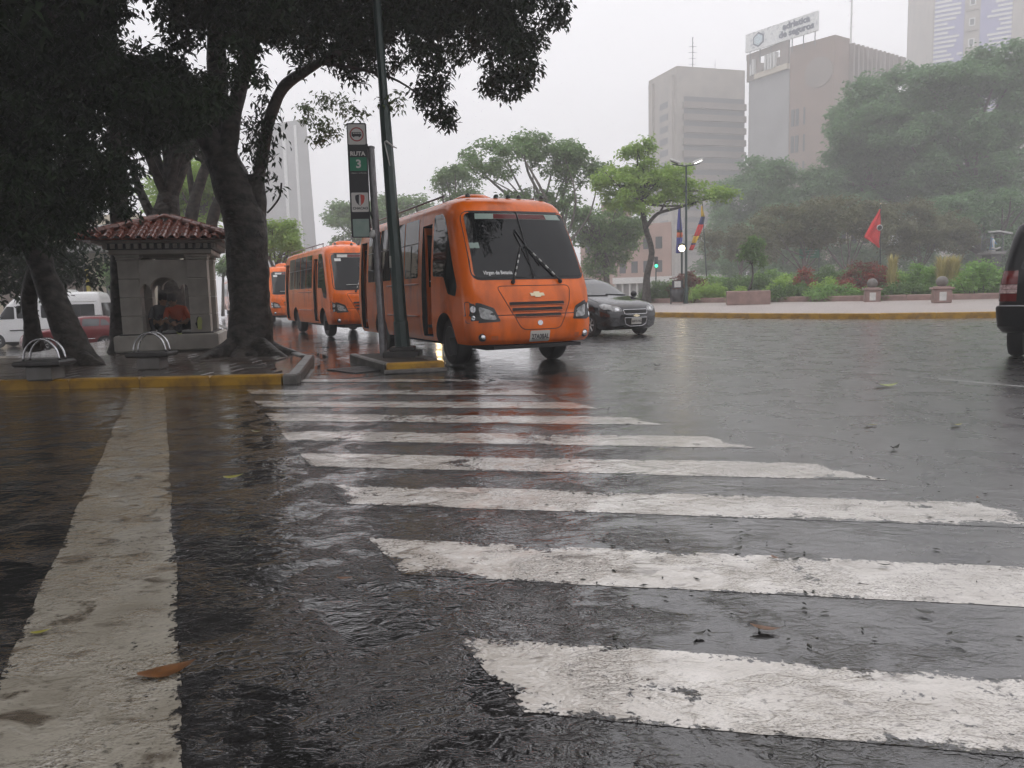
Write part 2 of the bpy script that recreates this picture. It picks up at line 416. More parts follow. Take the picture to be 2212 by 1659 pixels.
M('clear_glass', (.9, .95, .95), .03, trans=1.0)
M('statue_blue', (.16, .36, .62), .5); M('statue_white', (.75, .74, .70), .5); M('statue_skin', (.55, .38, .3), .5)
M('flag_blue', (.03, .035, .30), .7); M('flag_red', (.62, .018, .02), .7); M('flag_yellow', (.75, .48, .02), .7)
M('flag_navy', (.02, .03, .14), .7); M('flag_orange', (.7, .12, .02), .7); M('flag_black', (.02, .02, .02), .7)
M('lamp_glow', (1, .9, .7), .5, emit=(1, .82, .5), es=14)
M('lamp_glow_white', (1, 1, 1), .5, emit=(1, .97, .9), es=3)
M('traffic_green', (.1, .9, .5), .4, emit=(.03, .9, .42), es=2.2)
M('headlight_glow', (1, .85, .6), .4, emit=(1, .72, .38), es=55)
M('skin', (.30, .17, .11), .5); M('shirt_orange', (.55, .085, .02), .7); M('trousers_dark', (.03, .03, .035), .8)
M('shirt_grey', (.10, .10, .11), .8); M('hair_dark', (.012, .01, .009), .6); M('shoe_sole', (.55, .62, .22), .6)
M('cloth_blue', (.04, .04, .09), .8)
M('leaf_brown', (.16, .065, .02), .3, col2=(.09, .04, .015), vs=20); M('leaf_yellow', (.30, .27, .04), .3, col2=(.2, .2, .04), vs=20)
M('leaf_dark', (.02, .022, .014), .35); M('leaf_greenish', (.22, .26, .05), .3)
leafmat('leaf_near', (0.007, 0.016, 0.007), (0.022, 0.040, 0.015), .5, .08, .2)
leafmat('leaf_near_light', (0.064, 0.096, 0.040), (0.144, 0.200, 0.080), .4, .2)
leafmat('leaf_far', (0.109, 0.192, 0.080), (0.234, 0.358, 0.139), .5, .42)
leafmat('leaf_lime', (0.192, 0.333, 0.077), (0.385, 0.539, 0.128), .45, .42)
leafmat('leaf_olive', (.10, .125, .06), (.20, .205, .11), .5, .42)
leafmat('leaf_deep', (0.094, 0.182, 0.094), (0.182, 0.316, 0.140), .5, .42)
leafmat('leaf_hedge', (0.139, 0.279, 0.078), (0.279, 0.475, 0.125), .4, .42)
leafmat('leaf_hedge_light', (0.230, 0.413, 0.081), (0.436, 0.620, 0.138), .4, .42)
leafmat('leaf_hedge_dark', (0.073, 0.146, 0.054), (0.170, 0.292, 0.085), .4, .42)
leafmat('leaf_croton', (.10, .13, .045), (.42, .06, .045), .35, .42)
leafmat('leaf_croton_dark', (.08, .10, .04), (.26, .05, .04), .35, .42)
leafmat('leaf_straw', (0.360, 0.324, 0.120), (0.540, 0.480, 0.216), .5)

# ================================================================ ground, road and pavements
def sheet(name, pts, z, mat, kind='structure', parent=None):
    mb = MB(); n = len(pts); mb.add([(p[0], p[1], p[2] if len(p) > 2 else z) for p in pts], [tuple(range(n))])
    o = mb.build(name, mat, parent)
    if kind: o['kind'] = kind
    return o
AX = Vector((-.409, .912, 0)); PX = Vector((.912, .409, 0))
sheet('ground', [(-500, -500), (500, -500), (500, 500), (-500, 500)], -.9, 'road_wet')
P2 = G(655, 768, .12); P2.z = 0; PF0 = P2 + AX * 120
road = sheet('road', [(-60, -20), (120, -20), (120, 160), (PF0.x - 2, PF0.y), (-11.5, 27), (-11.1, 20.4), (-10.2, 16.3), (-60, 16.3)], 0, 'road_wet')
K0 = Vector((-7.11, 10.67, 0)); K1 = Vector((-2.94, 10.54, 0))
P2 = G(655, 768, .12); P2.z = 0
PF = P2 + AX * 120
ZP = .125
pave = sheet('pavement', [(-60, 11.3), (K0.x, K0.y + .16), (K1.x - .16, K1.y + .16), (P2.x, P2.y), (PF.x, PF.y), (PF.x - 2.4, PF.y), (-11.8, 27), (-11.4, 20.5), (-10.5, 16.4), (-60, 16.4)], ZP - .02, 'pavement_wet')
mb = MB(); ze = ZP - .02
mb.add([(-60, 16.4, ze), (-10.5, 16.4, ze), (-11.4, 20.5, ze), (-11.8, 27, ze), (PF.x - 2.4, PF.y, ze), (PF.x - 4, PF.y, -.9), (-13.6, 27.4, -.9), (-13.4, 21, -.9), (-12.2, 18.2, -.9), (-60, 18.2, -.9)],
       [(0, 1, 8, 9), (1, 2, 7, 8), (2, 3, 6, 7), (3, 4, 5, 6)])
mb.build('embankment', 'pavement_wet')['kind'] = 'structure'

# paving slabs near the kerb
kd = (K1 - K0).normalized(); kn = Vector((-kd.y, kd.x, 0))
slab = MB().box((0, 0, 0), (.485, .485, .05), bev=.008).mesh('paving_slab', 'paver')
slabg = MB().box((0, 0, 0), (.485, .485, .05), bev=.008).mesh('paving_slab', 'paver_grey')
for i in range(-22, 9):
    for j in range(0, 9):
        c = K0 + kd * (.5 * i + 4.0 + .25 * (j % 2)) + kn * (.45 + .5 * j)
        lim = K1.x - .5 - (c.y - K1.y) * .27
        if c.x > lim or c.x < -11: continue
        o = link('paving_slab', slab if (random.random() < .72) else slabg, pave, (c.x, c.y, ZP - .025 + random.uniform(-.003, .004)), (random.uniform(-.006, .006), random.uniform(-.006, .006), math.atan2(kd.y, kd.x)))

def kerb_run(name, pts, ztop, depth, matf, seglen=1.0, wid=.17, parent=None, inward=1):
    """separate kerb stones along a polyline; front face on the line"""
    k = 0; root = parent
    for a, b in zip(pts[:-1], pts[1:]):
        a = Vector((a[0], a[1], 0)); b = Vector((b[0], b[1], 0)); L_ = (b - a).length; n = max(1, round(L_ / seglen)); d = (b - a) / n
        ang = math.atan2(d.y, d.x); nn = Vector((-math.sin(ang), math.cos(ang), 0)) * inward
        for i in range(n):
            c = a + d * (i + .5) + nn * (wid / 2)
            me = MB().box((0, 0, 0), (d.length - .008, wid, depth), bev=.02).mesh('kerb_stone', matf(k))
            link('kerb_stone', me, root, (c.x, c.y, ztop - depth / 2 + random.uniform(-.004, .004)), (0, 0, ang + random.uniform(-.004, .004))); k += 1
kerb_run('kerb', [(-30, 11.35), (K0.x, K0.y), (K1.x - .22, K1.y)], ZP + .01, .3, lambda k: 'kerb_yellow', 1.05, parent=pave)
kerb_run('kerb', [(K1.x - .2, K1.y), (K1.x, K1.y)], ZP + .012, .3, lambda k: 'kerb_grey', .2, parent=pave)
kerb_run('kerb', [(K1.x, K1.y + .18), (P2.x + .2, P2.y)], ZP + .004, .3, lambda k: 'kerb_grey', 1.1, parent=pave)
kerb_run('kerb', [(P2.x + .1, P2.y), (P2.x + AX.x * 22, P2.y + AX.y * 22)], ZP + .004, .3, lambda k: 'kerb_grey', 1.4, parent=pave)

# smooth apron between the pavement corner and the lamp island
ap = sheet('apron', [(K1.x + .05, K1.y + .12), (-1.95, 11.35), (-2.0, 11.75), (-2.6, 13.0), (-3.3, 14.6), (-4.6, 17.5), (P2.x + .3, P2.y + .3)], .004, 'apron_wet')
# lamp island with its yellow nose
isl = [(-1.89, 11.63), (-1.03, 11.84), (-1.35, 12.9), (-2.2, 14.3), (-2.95, 14.1), (-2.45, 12.9)]
isle = sheet('lamp_island', [(p[0], p[1]) for p in isl], .12, 'soil')
def isl_mat(k): return 'kerb_yellow' if k == 0 else 'kerb_grey'
kerb_run('kerb', [isl[0], isl[1]], .15, .26, isl_mat, .9, .15, isle)
kerb_run('kerb', [(isl[1][0], isl[1][1] + .1), isl[2], isl[3]], .14, .26, lambda k: 'kerb_grey', .6, .13, isle)
kerb_run('kerb', [isl[4], isl[5], (isl[0][0] - .05, isl[0][1] + .12)], .14, .26, lambda k: 'kerb_grey', .6, .13, isle)
MB().box((-1.45, 11.66, .03), (.95, .10, .06), rz=.24, bev=.01).build('kerb_footing', 'kerb_grey', isle)

# drain grate
gq = [G(730, 795), G(797, 789), G(824, 806), G(745, 812)]
gc = sum(gq, Vector()) / 4; ga = math.atan2((gq[1] - gq[0]).y, (gq[1] - gq[0]).x)
gr = empty('drain_grate', (gc.x, gc.y, .006), ga, 'iron drain grate with slanting bars in the wet apron beside the lamp island', 'drain grate')
MB().box((0, -.44, .004), (.62, .03, .02)).box((0, .44, .004), (.62, .03, .02)).box((-.30, 0, .004), (.03, .85, .02)).box((.30, 0, .004), (.03, .85, .02)).build('grate_frame', 'grate_iron', gr)
MB().box((0, 0, -.0035), (.57, .85, .002)).build('grate_pit', 'interior_black', gr)
bar = MB().box((0, 0, 0), (.024, .84, .014)).mesh('grate_bar', 'grate_iron')
for i in range(11): link('grate_bar', bar, gr, (-.25 + .05 * i, 0, .006))

# painted markings (children of the road)
def ragged(pts, step=.018, amp=.012):
    o = []
    for a, b in zip(pts, pts[1:] + pts[:1]):
        a = Vector((a[0], a[1], 0)); b = Vector((b[0], b[1], 0)); n = max(1, int((b - a).length / step)); nn = Vector((-(b - a).y, (b - a).x, 0)).normalized()
        for i in range(n):
            p = a + (b - a) * i / n; q = mnoise.noise(p * 1.7) * amp * 1.2 + mnoise.noise(p * 23) * amp * .5 + mnoise.noise(p * 61) * amp * .45
            o.append((p.x + nn.x * q, p.y + nn.y * q))
    return o
def stripe(name, quad, mat, inset=.07, z=.0016):
    # outline, worn rim and body: the float attribute 'wear' runs from 0 at the edge to 1 inside
    Q = [Vector((a_[0], a_[1], 0)) for a_ in quad]; n = len(Q); inn = []
    cen = sum(Q, Vector()) / n
    for i in range(n):
        e1 = (Q[i] - Q[i - 1]).normalized(); e2 = (Q[(i + 1) % n] - Q[i]).normalized(); n1 = Vector((-e1.y, e1.x, 0)); n2 = Vector((-e2.y, e2.x, 0))
        if (cen - Q[i]).dot(n1 + n2) < 0: n1 = -n1; n2 = -n2
        bis = (n1 + n2); bis = bis / max(bis.length_squared, .05) * 2; inn.append(Q[i] + bis * inset)
    o, i_ = [], []
    for k in range(n):
        a_, b_ = Q[k], Q[(k + 1) % n]; c_, d_ = inn[k], inn[(k + 1) % n]; m_ = max(2, int((b_ - a_).length / .025)); nn = Vector((-(b_ - a_).y, (b_ - a_).x, 0)).normalized()
        for j in range(m_):
            p = a_.lerp(b_, j / m_); q_ = mnoise.noise(p * 1.7) * .014 + mnoise.noise(p * 23) * .005
            o.append(p + nn * q_); i_.append(c_.lerp(d_, j / m_))
    N_ = len(o); mb = MB(); mb.add([(v.x, v.y, z) for v in o + i_], [(k, (k + 1) % N_, N_ + (k + 1) % N_, N_ + k) for k in range(N_)] + [tuple(range(N_, 2 * N_))])
    ob = mb.build(name, mat, road); at = ob.data.attributes.new('wear', 'FLOAT', 'POINT'); at.data.foreach_set('value', [0.0] * N_ + [1.0] * N_)
    return ob
LP = [(-.22, 2.53), (-.71, 3.63), (-1.18, 4.76), (-1.63, 5.76), (-2.09, 6.78), (-2.54, 7.84), (-2.98, 8.85), (-3.45, 9.98)]
for i, p in enumerate(LP):
    ln = (3.62, -.78); wd = (.23, -.50)
    q = [p, (p[0] + ln[0], p[1] + ln[1]), (p[0] + ln[0] + wd[0], p[1] + ln[1] + wd[1]), (p[0] + wd[0], p[1] + wd[1])]
    stripe('crosswalk_stripe', q, 'paint_wet')
stripe('crosswalk_stripe', [(-3.0, 10.72), (-.35, 10.16), (-.5, 10.5), (-3.11, 11.09)], 'paint_wet', .05, .006)
stripe('crosswalk_stripe', [(.24, .96), (2.4, .48), (2.14, 1.0), (.0, 1.46)], 'paint_wet')
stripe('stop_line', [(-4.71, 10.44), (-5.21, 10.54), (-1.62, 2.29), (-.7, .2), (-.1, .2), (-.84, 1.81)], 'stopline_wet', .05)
def line(p, q, wd, mat='line_wet', nm='lane_line'):
    p = Vector((p[0], p[1], 0)); q = Vector((q[0], q[1], 0)); d = (q - p).normalized(); n = Vector((-d.y, d.x, 0)) * wd / 2
    stripe(nm, [p - n, q - n, q + n, p + n], mat, wd * .3)
line(G(1870, 804), G(2330, 846), .10)
line(G(1240, 748), G(1640, 781), .09)
line(G(1560, 706), G(1660, 708.5), .12)
line(G(-120, 862), G(120, 854), .06)

# plaza across the road
KP = [G(u, v) for u, v in ((1150, 679), (1290, 682), (1420, 685), (1650, 688.5), (1900, 690), (2150, 687), (2420, 681))]
WP = [G(u, v, .35) for u, v in ((1240, 657), (1330, 656), (1411, 655), (1600, 653.3), (1860, 650.5), (2060, 647.5), (2300, 642))]
mb = MB(); n = len(KP)
back = [(w_.x * 1.9 - 8, 130, .36) for w_ in WP]
mb.add([(p.x + .02, p.y + .1, .19) for p in KP] + [tuple(p) for p in WP] + back,
       [(i, i + 1, n + i + 1, n + i) for i in range(n - 1)] + [(n + i, n + i + 1, 2 * n + i + 1, 2 * n + i) for i in range(n - 1)])
plaza = mb.build('plaza', 'plaza_wet'); plaza['kind'] = 'structure'
kerb_run('kerb', [(p.x, p.y) for p in KP], .2, .4, lambda k: 'kerb_yellow', 2.2, .22, plaza)
bw = empty('bed_wall', WP[2], 0, 'low rose stone edging wall of the planting bed across the road', 'garden wall')
for a, b in zip(WP[:-1], WP[1:]):
    d = b - a; nn_ = max(1, round(d.length / 2.4)); ang = math.atan2(d.y, d.x)
    for i in range(nn_):
        c = a + d * (i + .5) / nn_ - WP[2] + Vector((-math.sin(ang), math.cos(ang), 0)) * .15
        MB().box((0, 0, 0), (d.length / nn_ - .02, .3, .5), bev=.03).build('coping_block', 'rose_stone', bw, loc=(c.x, c.y, .02), rot=(0, 0, ang))
mb = MB(); mb.add([(p.x + .1, p.y + .25, .5) for p in WP] + [(p.x * 1.35, p.y * 1.35, .55) for p in WP], [(i, i + 1, n + i + 1, n + i) for i in range(n - 1)])
mb.build('planting_bed', 'soil')['kind'] = 'structure'
# ================================================================ vehicles
class Shell:
    """closed body lofted from rounded plan outlines; x forward, y left, z up, nose near x = 0"""
    KEYS = ('z', 'xc', 'kb', 'w', 'rc', 'rcx', 'xr')
    def __init__(s, rows, pw=2.2, rr=.18, crown=.06):
        s.a = np.array(rows, float); s.pw = pw; s.rr = rr; s.crown = crown
    def at(s, z): return [float(np.interp(z, s.a[:, 0], s.a[:, i])) for i in range(1, 7)]
    def Xf(s, y, z):
        xc, kb, w_, rc, rcx, xr = s.at(z); y = abs(y); y0 = w_ - rc
        x = xc - kb * (min(y, w_) / w_) ** s.pw
        if y > y0: t = min((y - y0) / rc, 1); x -= rcx * (1 - math.sqrt(max(0, 1 - t * t)))
        return x
    def Ys(s, x, z):
        xc, kb, w_, rc, rcx, xr = s.at(z)
        if x < s.Xf(w_ - .0001, z): 
            if x < xr + s.rr:
                t = min((xr + s.rr - x) / s.rr, 1); return w_ - s.rr * (1 - math.sqrt(max(0, 1 - t * t)))
            return w_
        lo, hi = 0.0, w_
        for _ in range(24):
            m_ = (lo + hi) / 2
            if s.Xf(m_, z) > x: lo = m_
            else: hi = m_
        return lo
    def Xr(s, y, z):
        xc, kb, w_, rc, rcx, xr = s.at(z); t = max(0, (abs(y) - (w_ - s.rr)) / s.rr); return xr + s.rr * (1 - math.sqrt(max(0, 1 - min(t, 1) ** 2)))
    def loop(s, z):
        xc, kb, w_, rc, rcx, xr = s.at(z); half = []
        y0 = w_ - rc
        for k in range(9): y = y0 * k / 8; half.append((s.Xf(y, z), y))
        for k in range(1, 8):
            t = math.sin(k / 7 * math.pi / 2); y = y0 + rc * t; half.append((s.Xf(min(y, w_), z), y))
        x0 = half[-1][0]; x1 = xr + s.rr
        for k in range(1, 13): half.append((x0 + (x1 - x0) * k / 12, w_))
        for k in range(1, 6):
            a = k / 5 * math.pi / 2; half.append((x1 - s.rr * math.sin(a), w_ - s.rr * (1 - math.cos(a))))
        for k in range(1, 5): half.append((xr, (w_ - s.rr) * (1 - k / 4)))
        other = [(x, -y) for x, y in half[1:-1]][::-1]
        return half + other
    def mesh(s, name, mat, zs, cutters=()):
        mb = MB(); n = None; rows = []
        for z in zs:
            lp = s.loop(z); n = len(lp); rows.append([(x, y, z) for x, y in lp])
        top = rows[-1]; cx_ = sum(p[0] for p in top) / n
        for f, dz in ((.93, .25), (.8, .55), (.55, .85), (.25, 1.0)):
            rows.append([(cx_ + (x - cx_) * (1 - (1 - f) * .35), y * f, z + s.crown * dz) for x, y, z in top])
        vs = [p for r_ in rows for p in r_]; m_ = len(rows)
        fs = [(i * n + k, i * n + (k + 1) % n, (i + 1) * n + (k + 1) % n, (i + 1) * n + k) for i in range(m_ - 1) for k in range(n)]
        fs += [tuple(range(n - 1, -1, -1)), tuple((m_ - 1) * n + k for k in range(n))]
        mb.add(vs, fs); me = mb.mesh(name, mat, smooth=38)
        if cutters:
            o = bpy.data.objects.new('tmp', me); COL.objects.link(o); tmp = [o]
            for cme in cutters:
                c = bpy.data.objects.new('cut', cme); COL.objects.link(c); tmp.append(c)
                md = o.modifiers.new('b', 'BOOLEAN'); md.operation = 'DIFFERENCE'; md.object = c; md.solver = 'EXACT'
                try: md.material_mode = 'TRANSFER'
                except Exception: pass
            dg = bpy.context.evaluated_depsgraph_get(); me2 = bpy.data.meshes.new_from_object(o.evaluated_get(dg))
            for t in tmp: bpy.data.objects.remove(t)
            me2.set_sharp_from_angle(angle=R(38)); me2.name = name
            return me2
        return me
    # surfaces for panels that lie on the body
    def front(s, off): return lambda y, z: (s.Xf(y, z) + off, y, z)
    def side(s, sg, off): return lambda x, z: (x, sg * (s.Ys(x, z) + off), z)
    def rear(s, off): return lambda y, z: (s.Xr(y, z) - off, y, z)
def chaikin(p, it=2, q=.25):
    for _ in range(it):
        o = []
        for a, b in zip(p, p[1:] + p[:1]):
            o.append((a[0] + (b[0] - a[0]) * q, a[1] + (b[1] - a[1]) * q)); o.append((b[0] + (a[0] - b[0]) * q, b[1] + (a[1] - b[1]) * q))
        p = o
    return p
def dens(p, step):
    o = []
    for a, b in zip(p, p[1:] + p[:1]):
        n = max(1, int(math.hypot(b[0] - a[0], b[1] - a[1]) / step))
        for i in range(n): o.append((a[0] + (b[0] - a[0]) * i / n, a[1] + (b[1] - a[1]) * i / n))
    return o
def rnd(p, r_):
    """polygon with each corner cut by radius r_ and rounded"""
    o = []; n = len(p)
    for i in range(n):
        a, b, c = Vector((*p[i - 1], 0)), Vector((*p[i], 0)), Vector((*p[(i + 1) % n], 0))
        d1 = (a - b); d2 = (c - b); k1 = min(r_, d1.length * .45); k2 = min(r_, d2.length * .45)
        s0 = b + d1.normalized() * k1; s1 = b + d2.normalized() * k2
        for t in (0, .25, .5, .75, 1): q = s0 * (1 - t) ** 2 + b * 2 * t * (1 - t) + s1 * t * t; o.append((q.x, q.y))
    return o
def patch(name, outl, surf, mat, parent, rings=5, step=.12, smooth=True, rim=None):
    o = dens(outl, step); cx_ = sum(p[0] for p in o) / len(o); cy_ = sum(p[1] for p in o) / len(o); n = len(o); vs = []; fs = []
    for r_ in range(rings):
        f = 1 - r_ / rings
        for p in o: vs.append(surf(cx_ + (p[0] - cx_) * f, cy_ + (p[1] - cy_) * f))
    vs.append(surf(cx_, cy_)); c = len(vs) - 1
    for r_ in range(rings - 1): fs += [(r_ * n + k, r_ * n + (k + 1) % n, (r_ + 1) * n + (k + 1) % n, (r_ + 1) * n + k) for k in range(n)]
    fs += [((rings - 1) * n + k, (rings - 1) * n + (k + 1) % n, c) for k in range(n)]
    if rim:
        b0 = len(vs); vs += [rim(*p) for p in o]; fs += [(k, (k + 1) % n, b0 + (k + 1) % n, b0 + k) for k in range(n)]
    mb = MB(); mb.add(vs, fs); return mb.build(name, mat, parent, smooth=45 if smooth else False)
def outline_tube(name, outl, surf, rad, mat, parent, step=.06, closed=True):
    o = dens(outl, step); pts = [surf(*p) for p in o]
    if closed: pts.append(pts[0]); pts.append(pts[1])
    mb = MB(); mb.tube(pts, rad, 6); return mb.build(name, mat, parent, smooth=True)
def surf_text(name, s, size, surf, c, mat, parent, sx=1.0, bold=0.0, slant=0):
    me = text_mesh(s, size, mat, 0, bold, sx)
    for v in me.vertices: v.co = surf(c[0] + v.co.x, c[1] + v.co.y + slant * v.co.x)
    return link(name, me, parent)

def wheel(parent, x, y, r_, wd, sg, rimmat='steel', spokes=0, name='wheel'):
    """tyre and rim, outer face towards sg*y"""
    wr = empty(name, (x, y, r_)); wr.parent = parent
    h = wd / 2
    MB().lathe([(r_ * .62, -h), (r_ * .9, -h), (r_ * .98, -h * .7), (r_, -h * .3), (r_, h * .3), (r_ * .98, h * .7), (r_ * .9, h), (r_ * .62, h)], n=28, axis='y').build('tyre', 'tyre', wr, smooth=35)
    mb = MB(); mb.lathe([(r_ * .64, sg * h * .96), (r_ * .60, sg * h * 1.02), (r_ * .52, sg * h * .55), (r_ * .2, sg * h * .5), (r_ * .16, sg * h * .85), (0.001, sg * h * .9)], n=24, axis='y', caps=False)
    for k in range(spokes):
        a = 2 * math.pi * k / spokes
        mb.tube([(math.cos(a) * r_ * .12, sg * h * .95, math.sin(a) * r_ * .12), (math.cos(a) * r_ * .6, sg * h * 1.0, math.sin(a) * r_ * .6)], r_ * .075, 6)
    mb.build('rim', rimmat, wr, smooth=35)
    return wr
BOWTIE = [(-.085, -.018), (-.03, -.018), (-.03, -.034), (.042, -.034), (.052, -.018), (.10, -.018), (.085, .018), (.03, .018), (.03, .034), (-.042, .034), (-.052, .018), (-.10, .018)]

# ---------------------------------------------------------------- the orange minibus
BUS = Shell([  # z, xc, kb, w, rc, rcx, xr
    (.38, .22, .26, 1.04, .10, .16, -6.86), (.45, .30, .28, 1.07, .10, .16, -6.92), (.62, .33, .30, 1.09, .10, .18, -6.98), (.80, .32, .30, 1.095, .10, .2, -7.0),
    (.84, .29, .28, 1.09, .10, .2, -7.0), (1.0, .27, .26, 1.09, .12, .22, -7.0), (1.20, .22, .22, 1.09, .14, .26, -7.0), (1.36, .12, .16, 1.085, .16, .3, -7.0),
    (1.60, -.01, .13, 1.075, .18, .34, -6.98), (2.0, -.22, .12, 1.045, .2, .38, -6.96), (2.40, -.46, .12, 1.01, .2, .40, -6.92), (2.54, -.57, .12, .985, .22, .40, -6.86),
    (2.62, -.66, .12, .95, .24, .40, -6.78), (2.68, -.78, .12, .88, .26, .40, -6.66), (2.72, -.95, .12, .78, .26, .36, -6.5)], crown=.05)
def make_bus(label, loc, yaw, full=True):
    rt = empty('minibus', loc, yaw - math.pi / 2, label, 'bus', 'orange minibuses queuing along the kerb')
    # local frame: x forward -> world (sin yaw, -cos yaw)
    S = BUS
    def cyl(x, r_): return [MB().lathe([(r_, sg * .62), (r_, sg * 1.3)], (x, 0, .40), 28, 'y').mesh('c', 'interior_black') for sg in (1, -1)]
    cut = cyl(-1.0, .47) + cyl(-5.0, .47)
    cut.append(MB().box((-1.89, -.75, 1.40), (.52, 1.1, 1.9)).mesh('c', 'interior_black'))
    cut.append(MB().box((-6.38, -.75, 1.40), (.50, 1.1, 1.9)).mesh('c', 'interior_black'))
    zs = sorted(set([.38, .42, .47, .55, .65, .75, .8, .825, .84, .9, 1.0, 1.1, 1.2, 1.28, 1.36, 1.45, 1.55, 1.7, 1.85, 2.0, 2.15, 2.3, 2.4, 2.48, 2.54, 2.58, 2.62, 2.65, 2.68, 2.7, 2.72]))
    me = S.mesh('body', 'orange_paint', zs, cut); link('body', me, rt)
    # windscreen in two halves
    wso = rnd([(-.955, 1.385), (.955, 1.385), (.895, 2.45), (-.895, 2.45)], .14)
    patch('windscreen_gasket', [(p[0] * 1.022, 1.92 + (p[1] - 1.92) * 1.035) for p in wso], S.front(.006), 'black_rubber', rt, rings=6, rim=S.front(-.02))
    for sg in (-1, 1):
        hp = rnd([(sg * .02, 1.40), (sg * .935, 1.40), (sg * .875, 2.435), (sg * .02, 2.435)], .10)
        if sg < 0: hp = hp[::-1]
        patch('windscreen', hp, S.front(.014), 'glass_dark', rt, rings=6)
    MB().tube([S.front(.02)(0, z) for z in np.linspace(1.39, 2.45, 12)], .014, 6).build('windscreen_divider', 'black_rubber', rt, smooth=True)
    patch('destination_strip', [(-.72, 2.33), (.80, 2.33), (.76, 2.42), (-.70, 2.42)], S.front(.017), 'sign_pale' if full else 'off_white', rt, 3)
    patch('destination_panel', [(-.42, 2.335), (.52, 2.335), (.50, 2.415), (-.40, 2.415)], S.front(.019), 'tail_red', rt, 3)
    # bonnet seam, grille, badges
    ho = rnd([(-.64, 1.27), (.62, 1.27), (.58, 1.0), (.36, .60), (-.30, .60)], .09)
    outline_tube('bonnet_seam', ho, S.front(.0005), .0055, 'interior_black', rt)
    for k, (zc, hw) in enumerate(((1.0, .47), (.91, .43), (.82, .395))):
        patch('grille_slot', rnd([(-hw, zc - .024), (hw, zc - .024), (hw, zc + .024), (-hw, zc + .024)], .02), S.front(.004), 'interior_black', rt, 2, rim=S.front(-.02))
        MB().tube([S.front(.01)(y, zc - .028) for y in np.linspace(-hw, hw, 14)], .008, 5).build('grille_lip', 'orange_dark', rt, smooth=True)
    patch('badge', [(p[0] * 1.25, 1.135 + p[1] * 1.25) for p in BOWTIE], S.front(.014), 'gold_emblem', rt, 2, smooth=False, rim=S.front(-.01))
    patch('small_badge', [(.045 * math.cos(a), .70 + .04 * math.sin(a)) for a in np.linspace(0, 2 * math.pi, 13)[:-1]], S.front(.010), 'chrome', rt, 2, rim=S.front(-.01))
    # bumper seam and plate
    MB().tube([S.front(.002)(y, .83) for y in np.linspace(-1.085, 1.085, 40)], .007, 5).build('bumper_seam', 'interior_black', rt, smooth=True)
    for sg in (-1, 1):
        hl = [(sg * 1.075, 1.05), (sg * .90, 1.02), (sg * .70, .94), (sg * .62, .735), (sg * 1.08, .715)]
        if sg < 0: hl = hl[::-1]
        hl = rnd(hl, .03)
        hd = patch('headlight', hl, S.front(.005), 'lamp_housing', rt, 4, rim=S.front(-.02))
        patch('headlight_lens', rnd([(sg * .93, .97), (sg * .90, .78), (sg * .67, .76), (sg * .73, .90)][::sg], .05), S.front(.011), 'lamp_lens', hd, 3)
        for yy, zz, rr_ in ((1.0, .93, .05), (1.005, .80, .035)):
            patch('indicator_lens', [(sg * yy + rr_ * .7 * math.cos(a), zz + rr_ * math.sin(a)) for a in np.linspace(0, 2 * math.pi, 13)[:-1]], S.front(.014), 'chrome', hd, 2)
        f0 = S.front(0)(sg * .88, .50)
        fl = empty('fog_lamp', f0); fl.parent = rt
        MB().lathe([(.062, -.02), (.062, .012), (.05, .014)], n=18, axis='x').build('fog_lamp_bezel', 'interior_black', fl, smooth=40)
        MB().lathe([(.046, .01), (.045, .03), (.03, .042), (.001, .046)], n=18, axis='x', caps=False).build('fog_lamp_lens', 'chrome', fl, smooth=True)
        patch('tow_slot', rnd([(sg * .76, .46), (sg * .66, .46), (sg * .66, .52), (sg * .76, .52)][::sg], .015), S.front(.004), 'orange_dark', rt, 2)
    pl = patch('number_plate', rnd([(-.165, .41), (.165, .41), (.165, .58), (-.165, .58)], .02), S.front(.02), 'plate_white', rt, 2, smooth=False, rim=S.front(.0))
    surf_text('plate_lettering', '27A08AL', .105, S.front(.0235), (0, .485), 'plate_ink', pl, .74, .003)
    # wipers with worn black and white arms
    for py, tip, b0, b1 in ((-.36, (-.10, 1.87), (-.14, 2.10), (.02, 1.50)), (.46, (-.02, 1.90), (-.12, 2.16), (.16, 1.58))):
        wp = empty('wiper', S.front(.03)(py, 1.33)); wp.parent = rt
        o0 = Vector(S.front(.03)(py, 1.33))
        L_ = lambda y, z, o=.045: Vector(S.front(o)(y, z)) - o0
        MB().lathe([(.03, -.03), (.035, 0), (.02, .02)], n=10, axis='x').build('wiper_pivot', 'black_rubber', wp, smooth=True)
        MB().tube([L_(py + (tip[0] - py) * t, 1.33 + (tip[1] - 1.33) * t) for t in np.linspace(0, 1, 8)], .014, 6).build('wiper_arm', 'black_rubber', wp, smooth=True)
        for t in (.18, .36, .54, .7):
            MB().tube([L_(py + (tip[0] - py) * a, 1.33 + (tip[1] - 1.33) * a, .052) for a in (t, t + .08)], .0125, 6).build('wiper_band', 'off_white', wp)
        MB().tube([L_(b0[0] + (b1[0] - b0[0]) * t, b0[1] + (b1[1] - b0[1]) * t, .026) for t in np.linspace(0, 1, 8)], .010, 5).build('wiper_blade', 'black_rubber', wp, smooth=True)
